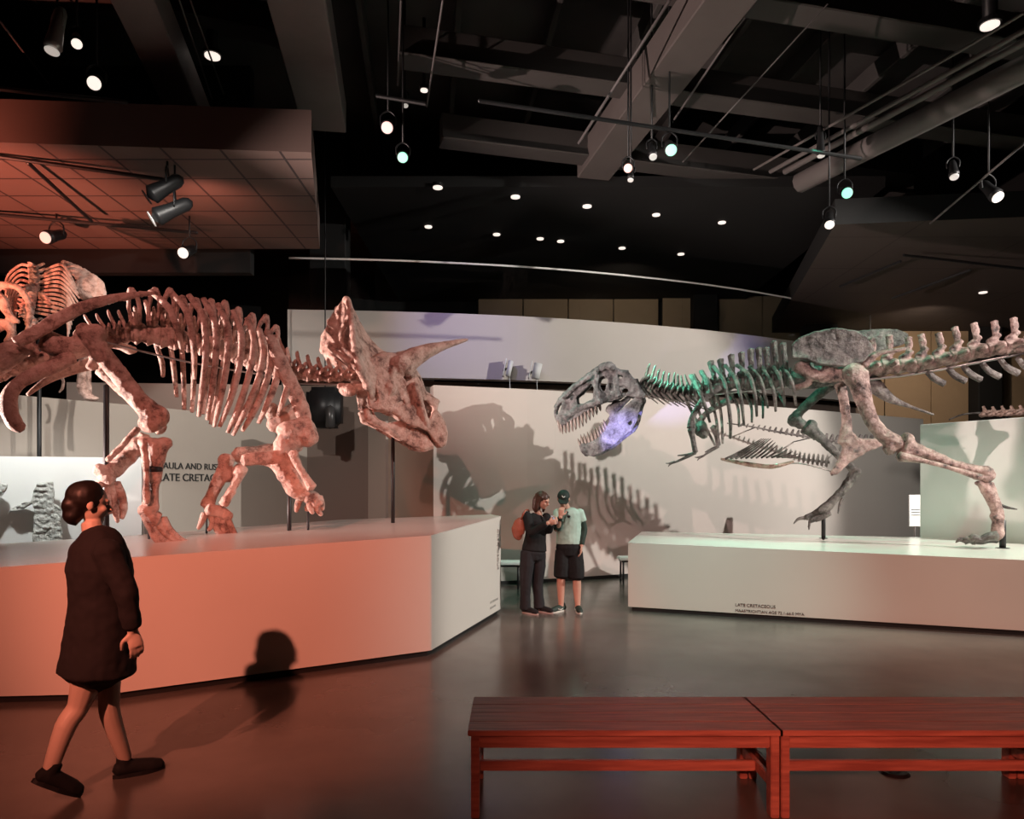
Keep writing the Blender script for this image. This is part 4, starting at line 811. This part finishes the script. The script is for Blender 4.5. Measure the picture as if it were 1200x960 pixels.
# ---------------------------------------------------------------- background spines
bs = empty('slender_spine_skeleton', P(950, 520, 14.4), 'thin dark spine with small knobs stretching behind the thigh bones of the striding skeleton', 'skeleton')
B2 = Beast(lambda x: 14.1+(x-850)*.006, (0, 1, 0), bs, M_dark, .02)
B2.rib('spine', [(852, 496), (880, 500), (910, 506), (940, 511), (980, 517), (1025, 517)], [.6, .8, 1.2, 1.4, 1.5, 1.5])
for i in range(24):
    x = 868+i*6.6; y = 498+(x-868)*.155 if x < 985 else 516; k = .8+i*.07
    B2.rib('knob', [(x, y+2.5*k), (x+1, y), (x+2.5, y-2.8*k)], [1.0*k, 1.3*k, .7*k])
for x, y, dY in ((885, 501, .75), (950, 513, 1.1), (1018, 517, 1.7)):
    bm = bmesh.new(); q = B2.p(x, y); tube(bm, [q, q+Vector((0, dY*.5, -.02)), q+Vector((0, dY, -.03))], .012, 8, sub=1); finish('wall_bracket', bm, M_black, bs)
bs = empty('background_skeleton', P(1160, 560, 14.8), 'row of pale dark vertebrae showing above the top edge of the screen wall', 'skeleton')
B3 = Beast(lambda x: 14.8, (0, 1, 0), bs, M_dark, .02)
B3.rib('tail_rod', [(1112, 492), (1128, 486), (1148, 484), (1160, 486)], [.8, 1, 1.2, 1.2]); vertebrae(B3, [(1150, 486), (1200, 484), (1280, 478)], 12, 'cervical', .16, .7, 1, m=M_bone)
bm = bmesh.new(); q = B3.p(1180, 488); tube(bm, [q, Vector((q.x, q.y, 0))], .02, 8, sub=1); finish('support_pole', bm, M_black, bs)
# ================================================================ PEOPLE
def frame(origin, fwd, up=(0, 0, 1)):
    f = Vector(fwd).normalized(); u = Vector(up); u = (u-f*u.dot(f)).normalized(); r_ = f.cross(u)
    M = Matrix((f, r_, u)).transposed().to_4x4(); M.translation = Vector(origin); return M    # X forward, Y to the person's right, Z up
def mtube(bm, M, pts, rr, n=10, flat=1, fd=(0, 1, 0), sub=4):
    tube(bm, [M @ Vector(p) for p in pts], rr, n, flat, M.to_3x3() @ Vector(fd), sub)
def mell(bm, M, c, r_): ell(bm, M @ Vector(c), r_, M.to_quaternion(), 16)
def add_head(bm, M, s=1.0):
    """M at the middle of the head"""
    mell(bm, M, (-.012*s, 0, .022*s), (.092*s, .073*s, .088*s)); mell(bm, M, (.018*s, 0, -.035*s), (.064*s, .056*s, .070*s)); mell(bm, M, (.052*s, 0, -.082*s), (.026*s, .026*s, .02*s))
    mtube(bm, M, [(.080*s, 0, .012*s), (.095*s, 0, -.012*s), (.102*s, 0, -.026*s), (.085*s, 0, -.036*s)], [.007*s, .009*s, .013*s, .008*s], 8)
    mtube(bm, M, [(.074*s, -.035*s, .022*s), (.086*s, 0, .018*s), (.074*s, .035*s, .022*s)], [.009*s]*3, 8)
    mtube(bm, M, [(.074*s, -.022*s, -.055*s), (.086*s, 0, -.053*s), (.074*s, .022*s, -.055*s)], [.005*s, .009*s, .005*s], 8)
    for k in (-1, 1): mell(bm, M, (-.008*s, k*.074*s, -.012*s), (.018*s, .009*s, .030*s)); mell(bm, M, (.058*s, k*.038*s, -.025*s), (.022*s, .018*s, .02*s))
def add_eyes(M, body, s=1.0):
    for k in (-1, 1):
        bm = bmesh.new(); mell(bm, M, (.0765*s, k*.029*s, .003*s), (.008*s, .013*s, .006*s)); finish('eye', bm, mat('eye', (.05, .03, .025), .2), body)
def add_hand(bm, wrist, d, nrm, curl=.5, s=1.0, left=False, spread=1.0):
    """palm along d, nrm = palm side; fingers curl towards nrm"""
    d = Vector(d).normalized(); n = Vector(nrm); n = (n-d*n.dot(d)).normalized(); sd = d.cross(n)*(1 if left else -1); w_ = Vector(wrist)
    tube(bm, [w_-d*.02*s, w_+d*.02*s, w_+d*.055*s, w_+d*.085*s], [.024*s, .033*s, .040*s, .037*s], 12, .42, n)
    for i, (L, off) in enumerate(((.070, .030), (.080, .010), (.074, -.010), (.056, -.029))):
        b0 = w_+d*.08*s+sd*off*s; a1 = curl*.7; a2 = curl*1.5; a3 = curl*2.1; sp = sd*off*.25*spread
        q1 = b0+(d*math.cos(a1)+n*math.sin(a1)+sp)*L*.45*s; q2 = q1+(d*math.cos(a2)+n*math.sin(a2))*L*.32*s; q3 = q2+(d*math.cos(a3)+n*math.sin(a3))*L*.25*s
        tube(bm, [b0-d*.02*s, b0, q1, q2, q3], [.0095*s, .0098*s, .009*s, .008*s, .0065*s], 8, sub=3)
    t0 = w_+d*.022*s+sd*.026*s; t1 = t0+(d*.5+sd*.8+n*.3).normalized()*.036*s; t2 = t1+(d*.85+sd*.25+n*.5).normalized()*.03*s; t3 = t2+(d*.8+n*.6-sd*.1).normalized()*.024*s
    tube(bm, [w_+d*.01*s, t0, t1, t2, t3], [.014*s, .014*s, .012*s, .010*s, .008*s], 8, sub=3)
def shoe(parent, heel, toe, m, sole_m, ank=None, w_=.045, h=.085, swoosh=None):
    """shoe standing from heel to toe"""
    a = Vector(heel); b_ = Vector(toe); d = b_-a; L = d.length; f = d.normalized(); M = frame(a, f, (0, 0, 1) if abs(f.z) < .8 else (-1, 0, 0))
    bm = bmesh.new(); tube(bm, [M @ Vector((x, 0, z)) for x, z in ((.0, .045), (.05, .05), (L*.45, .045), (L*.72, .032), (L*.93, .028))], [.036, .045, .043, .046, .032], 14, .95, M.to_3x3() @ Vector((0, 1, 0)))
    tube(bm, [M @ Vector((.045, 0, .04)), M @ Vector((.04, 0, h+.02))], [.043, .038], 12)
    for v in bm.verts:
        q = M.inverted() @ v.co
        if q.z < .012: q.z = .012; v.co = M @ q
    so = remesh('shoe', bm, m, .006, parent, 3)
    bm = bmesh.new(); n = 20; ring = []
    for k in range(n):
        t = 2*math.pi*k/n; x = L*.47+L*.53*math.cos(t); wy = (w_*(.86 if math.cos(t) < 0 else 1.0))*math.sin(t)*(1-.25*max(0, math.cos(t))**3); ring.append((x, wy))
    prism(bm, [M @ Vector((x, y, 0)) for x, y in ring], [M @ Vector((x, y, .022)) for x, y in ring]); finish('sole', bm, sole_m, so, smooth=False)
    if swoosh:
        for k in (-1, 1):
            bm = bmesh.new(); tube(bm, [M @ Vector((L*.25, k*.043, .05)), M @ Vector((L*.42, k*.047, .036)), M @ Vector((L*.62, k*.046, .052))], [.003, .008, .003], 6, .4, M.to_3x3() @ Vector((0, 1, 0))); finish('side_stripe', bm, swoosh, so)
    return so
M_denim = mat('dark denim', (.014, .014, .017), .85, .3, 25); M_hairb = mat('brown hair', (.07, .03, .02), .5, .4, 30)
# ---------------------------------------------------------------- woman with phone
Y0 = 9.6
K = lambda x, y, dy=0: P(x, y, Y0+dy)
wm = empty('person', (K(626, 600).x, Y0, 0), 'woman in black top and dark jeans holding up a phone beside the capped man', 'person')
def g(x, y, dy, z): p = K(x, y, dy); p.z = z; return p
hM = frame(K(636, 587, -.02), (.78, -.58, -.28)); bm = bmesh.new(); add_head(bm, hM, .98)
hipL = K(618, 650, -.05); hipR = K(632, 650, .05); knL = K(616, 684, -.08); knR = K(630, 684, .06); anL = g(615.5, 0, -.05, .09); anR = g(632, 0, .04, .09)
tube(bm, [K(632, 600), K(629, 606, .02)], [.05, .055], 12)
tube(bm, [K(628, 604, .02), K(628, 615), K(628, 630), K(626, 642), K(625, 652)], [.09, .135, .12, .135, .14], 16, .72, (.4, -.9, 0))
for a, b_, c in ((hipL, knL, anL), (hipR, knR, anR)): tube(bm, [a, a.lerp(b_, .5), b_, b_.lerp(c, .35), c, Vector((c.x+.02, c.y-.03, .05))], [.085, .078, .055, .055, .038, .035], 12)
shL = K(617, 603, -.1); shR = K(640, 605, .08); elL = K(622, 624, -.22); elR = K(643, 622, -.02); wrL = K(643, 612.5, -.30); wrR = K(646, 613, -.18)
for a, b_, c in ((shL, elL, wrL), (shR, elR, wrR)): tube(bm, [a, b_, c], [.05, .038, .026], 12)
add_hand(bm, wrL, (1, -.05, .1), (.2, .9, .2), .75, .95, left=True); add_hand(bm, wrR, (.75, -.5, .35), (-.1, -.6, .5), .8, .95)
body = remesh('body', bm, M_skin, .0065, wm, 3); add_eyes(hM, body, .98)
bm = bmesh.new()
tube(bm, [K(630, 604, .02), K(628, 611), K(628, 622), K(627, 634), K(626, 645)], [.085, .158, .145, .155, .178], 18, .74, (.4, -.9, 0))
for a, b_, c in ((shL, elL, wrL), (shR, elR, wrR)): ell(bm, a+Vector((0, 0, -.012)), (.064, .06, .058)); tube(bm, [a+Vector((0, 0, -.015)), a.lerp(b_, .5), b_, b_.lerp(c, .5), b_.lerp(c, .88)], [.060, .062, .055, .048, .040], 12)
remesh('top', bm, M_cloth, .009, wm, 3, disp=.004)
bm = bmesh.new(); tube(bm, [K(626, 640), K(625, 648), K(625, 656)], [.145, .168, .14], 16, .74, (.4, -.9, 0))
for a, b_, c in ((hipL, knL, anL), (hipR, knR, anR)): tube(bm, [a+Vector((0, 0, .04)), a.lerp(b_, .4), b_, b_.lerp(c, .5), Vector((c.x, c.y, .06))], [.09, .097, .075, .068, .078], 14)
remesh('jeans', bm, M_denim, .009, wm, 3, disp=.004)
bm = bmesh.new(); mell(bm, hM, (-.025, 0, .035), (.098, .085, .092)); 
for k in (-1, 1): mtube(bm, hM, [(.02, k*.066, .06), (-.012, k*.086, 0), (-.015, k*.088, -.08), (-.01, k*.082, -.16)], [.03, .034, .034, .014], 10)
mtube(bm, hM, [(-.06, 0, .05), (-.085, 0, -.04), (-.07, 0, -.12), (-.055, 0, -.19)], [.07, .06, .06, .02], 12, 1, (1, 0, 0)); remesh('hair', bm, M_hairb, .008, wm, 2, disp=.006)
shw = mat('grey sole', (.35, .3, .28), .6)
for c, dx, dy in ((anL, .17, -.14), (anR, .18, -.13)): shoe(wm, (c.x-.03, c.y+.03, 0), (c.x+dx, c.y+dy, 0), M_cloth, shw, h=.08)
ph = empty('phone', K(650, 608, -.27), 'phone held up in both hands by the woman in black', 'phone')
PM = Matrix.Translation(K(650.5, 609.5, -.27)) @ Matrix.Rotation(math.radians(20), 4, 'Z') @ Matrix.Rotation(math.radians(-35), 4, 'Y')
bm = bmesh.new(); box(bm, (-.005, -.036, -.055), (.005, .036, .075)); bevel(bm, .004, 2); finish('phone_case', bm, mat('phone case', (.45, .3, .27), .4), ph, matrix=PM)
bm = bmesh.new(); box(bm, (-.0065, -.031, -.05), (-.0052, .031, .07)); finish('screen', bm, mat('phone screen', (.2, .22, .25), .1, emit=(.6, .7, .8), es=.5), ph, smooth=False, matrix=PM)
hb = empty('handbag', K(608, 630, -.1), 'brown leather shoulder bag hanging behind the woman in black', 'bag')
M_lea = mat('brown leather', (.33, .10, .06), .45, .25, 14)
bm = bmesh.new(); tube(bm, [K(612, 607, -.1), K(609, 612, -.1), K(607.5, 620, -.1), K(608, 628, -.1), K(611, 631, -.1)], [.02, .07, .095, .075, .03], 16, .55, (.3, 1, 0)); remesh('bag_body', bm, M_lea, .009, hb, 3, disp=.004)
bm = bmesh.new(); tube(bm, [K(611, 609, -.12), K(613, 603, -.17), K(617, 597.5, -.12), K(620, 600, -.02), K(615, 609, .0)], [.011]*5, 8, .4); finish('shoulder_strap', bm, M_lea, hb)
# ---------------------------------------------------------------- man with cap
Y0 = 9.7
mn = empty('person', (K(667, 600).x, Y0, 0), 'man in black cap, pale green shirt, dark arm sleeves and black shorts', 'person')
hM = frame(K(660.5, 585, -.07), (-.08, -.86, -.5)); bm = bmesh.new(); add_head(bm, hM, 1.0)
tube(bm, [K(661, 591, -.03), K(665, 601, .02)], [.056, .065], 12)
tube(bm, [K(666, 598, .02), K(666.5, 608), K(666.5, 622), K(666.5, 636), K(666.5, 646)], [.12, .165, .15, .15, .15], 18, .66, (0, 1, 0))
shL = K(654, 600); shR = K(679.5, 600); elL = K(653, 620, -.08); elR = K(684, 621, .02); wrL = K(657, 605, -.24); wrR = K(681.5, 640, -.06)
tube(bm, [shL, elL, wrL], [.055, .042, .028], 12); tube(bm, [shR, elR, wrR], [.055, .042, .028], 12)
add_hand(bm, wrL, (.15, .1, 1), (.2, 1, -.1), .75, 1.0); add_hand(bm, wrR, (-.1, -.2, -1), (-1, .1, 0), .45, 1.05, left=True)
hL = K(659, 650); hR = K(674.5, 650); kL = K(657.5, 678, -.03); kR = K(676, 680, -.03); aL = g(657.5, 0, 0, .1); aR = g(677, 0, -.02, .1)
for a, b_, c in ((hL, kL, aL), (hR, kR, aR)): tube(bm, [a, a.lerp(b_, .5), b_, b_.lerp(c, .33)+Vector((0, .015, 0)), c, Vector((c.x, c.y, .05))], [.09, .082, .056, .058, .037, .04], 14)
body = remesh('body', bm, M_skin, .0065, mn, 3); add_eyes(hM, body)
M_tee = mat('pale green shirt', (.42, .60, .52), .8, .12, 8)
bm = bmesh.new(); tube(bm, [K(665, 597.5, .02), K(666, 603), K(666.5, 614), K(666.5, 626), K(666.5, 637.5)], [.09, .178, .168, .163, .17], 18, .7, (0, 1, 0))
for a, b_ in ((shL, elL), (shR, elR)): ell(bm, a+Vector((0, 0, -.012)), (.066, .062, .058)); tube(bm, [a+Vector((0, 0, -.015)), a.lerp(b_, .35), a.lerp(b_, .5)], [.062, .066, .068], 12)
te = remesh('shirt', bm, M_tee, .009, mn, 3, disp=.005)
for (a, b_, c) in ((shL, elL, wrL), (shR, elR, wrR)):
    bm = bmesh.new(); tube(bm, [a.lerp(b_, .4), b_, b_.lerp(c, .5), b_.lerp(c, .93)], [.054, .050, .042, .034], 12); remesh('arm_sleeve', bm, mat('dark green sleeve', (.015, .035, .025), .7), .008, mn, 2)
bm = bmesh.new(); tube(bm, [K(666.5, 634), K(666.5, 642), K(666.5, 651)], [.155, .172, .15], 18, .72, (0, 1, 0))
for a, b_ in ((hL, kL), (hR, kR)): tube(bm, [a+Vector((0, 0, .05)), a.lerp(b_, .45), a.lerp(b_, .93)], [.095, .108, .105], 14)
remesh('shorts', bm, M_cloth, .009, mn, 3, disp=.005)
bm = bmesh.new(); mell(bm, hM, (-.012, 0, .038), (.101, .084, .082)); 
for v in bm.verts:
    q = hM.inverted() @ v.co
    if q.z < .028: q.z = .028; v.co = hM @ q
cp = finish('cap', bm, mat('black green cap', (.012, .025, .02), .7), mn)
bm = bmesh.new(); mtube(bm, hM, [(.06, 0, .04), (.11, 0, .032), (.155, 0, .018)], [.07, .072, .045], 14, .09, (0, 0, 1)); finish('peak', bm, mat('black green cap', (.012, .025, .02), .7), cp)
bm = bmesh.new(); mtube(bm, hM, [(.07, -.02, .085), (.083, .0, .075), (.07, .02, .095)], [.004, .008, .004], 6); finish('emblem', bm, mat('white thread', (.7, .7, .66), .7), cp)
bm = bmesh.new()
for k in (-1, 1): ell(bm, K(665.5+k*1.2, 603+k*2.4, -.155), (.022, .008, .018))
tube(bm, [K(664, 600, -.15), K(665.5, 603, -.16), K(667.5, 606, -.165)], [.004]*3, 6); finish('sunglasses', bm, M_black, te)
M_grs = mat('dark green shoe', (.015, .035, .028), .6); wsw = mat('white sole', (.65, .68, .62), .5)
shoe(mn, (aL.x+.05, aL.y+.05, 0), (aL.x-.16, aL.y-.16, 0), M_grs, wsw, swoosh=wsw); shoe(mn, (aR.x+.0, aR.y+.06, 0), (aR.x+.02, aR.y-.21, 0), M_grs, wsw, swoosh=wsw)
# ---------------------------------------------------------------- walker
Y0 = 3.95
K = lambda x, y, dy=0: P(x, y, Y0+dy)
wk = empty('person', (K(112, 600).x, Y0, 0), 'person in dark knee-length coat striding past the left platform', 'person')
F_ = Vector((.80, .60, 0)).normalized(); Rr = Vector((F_.y, -F_.x, 0))
hM = frame(K(106, 590), (F_.x, F_.y, -.12)); bm = bmesh.new(); add_head(bm, hM, 1.0)
hip = K(115, 752); chest = K(116, 668)
tube(bm, [K(107, 612), K(112, 634)], [.052, .06], 12)
tube(bm, [K(113, 632), K(117, 660), K(118, 700), K(117, 735), K(116, 765)], [.10, .145, .125, .14, .145], 18, 1.25, Rr)
shF = K(121, 645)+Rr*.16; shB = K(109, 643)-Rr*.15; elF = K(141, 690)+Rr*.18; wrF = K(150, 735)+Rr*.14; elB = K(102, 700)-Rr*.2; wrB = K(96, 745)-Rr*.16
for a, b_, c in ((shF, elF, wrF), (shB, elB, wrB)): tube(bm, [a, b_, c], [.052, .04, .027], 12)
add_hand(bm, wrF, (.25, 0, -1), -F_*.2-Rr, .45, 1.0, left=False); add_hand(bm, wrB, (-.1, 0, -1), F_*.2+Rr, .45, 1.0, left=True)
aF = P(147, 890, 4.15); aB = P(58, 905, 3.78)
hF = K(122, 760)-Rr*.07; hB = K(110, 760)+Rr*.07; kF = K(128, 812, .08); kB = K(92, 828, -.06)
for a, b_, c in ((hF, kF, aF), (hB, kB, aB)): tube(bm, [a, a.lerp(b_, .5), b_, b_.lerp(c, .3)-F_*.02, c], [.09, .08, .056, .054, .036], 14)
pal = mat('pale skin', (.50, .38, .31), .5)
body = remesh('body', bm, pal, .0065, wk, 3); add_eyes(hM, body)
M_coat = mat('dark brown coat', (.009, .007, .008), .9, .2, 14)
bm = bmesh.new(); tube(bm, [K(110, 622), K(114, 636), K(117, 665), K(118, 700), K(117, 735), K(116, 762), K(114, 786)], [.065, .13, .165, .150, .165, .180, .195], 20, 1.15, Rr)
for a, b_, c in ((shF, elF, wrF), (shB, elB, wrB)): ell(bm, a, (.078, .078, .075)); tube(bm, [a, a.lerp(b_, .5), b_, b_.lerp(c, .5), b_.lerp(c, .9)], [.074, .066, .060, .054, .048], 12)
remesh('coat', bm, M_coat, .010, wk, 3, disp=.007)
bm = bmesh.new(); mell(bm, hM, (-.028, 0, .03), (.098, .084, .092)); mell(bm, hM, (-.09, 0, -.02), (.05, .055, .05)); mtube(bm, hM, [(-.06, 0, -.02), (-.07, 0, -.08), (-.06, 0, -.11)], [.06, .055, .03], 12)
remesh('hair', bm, mat('dark hair', (.010, .007, .006), .5, .3, 30), .009, wk, 2, disp=.006)
hl = Vector((aF.x, aF.y, 0))-F_*.05; shoe(wk, (hl.x, hl.y, .0), (hl.x+F_.x*.26, hl.y+F_.y*.26, 0), M_cloth, M_black, h=.10)
t0 = Vector((aB.x, aB.y, 0)); toe = t0+F_*.14; heel = toe-F_*.21+Vector((0, 0, .13)); shoe(wk, heel, toe, M_cloth, M_black, h=.10)
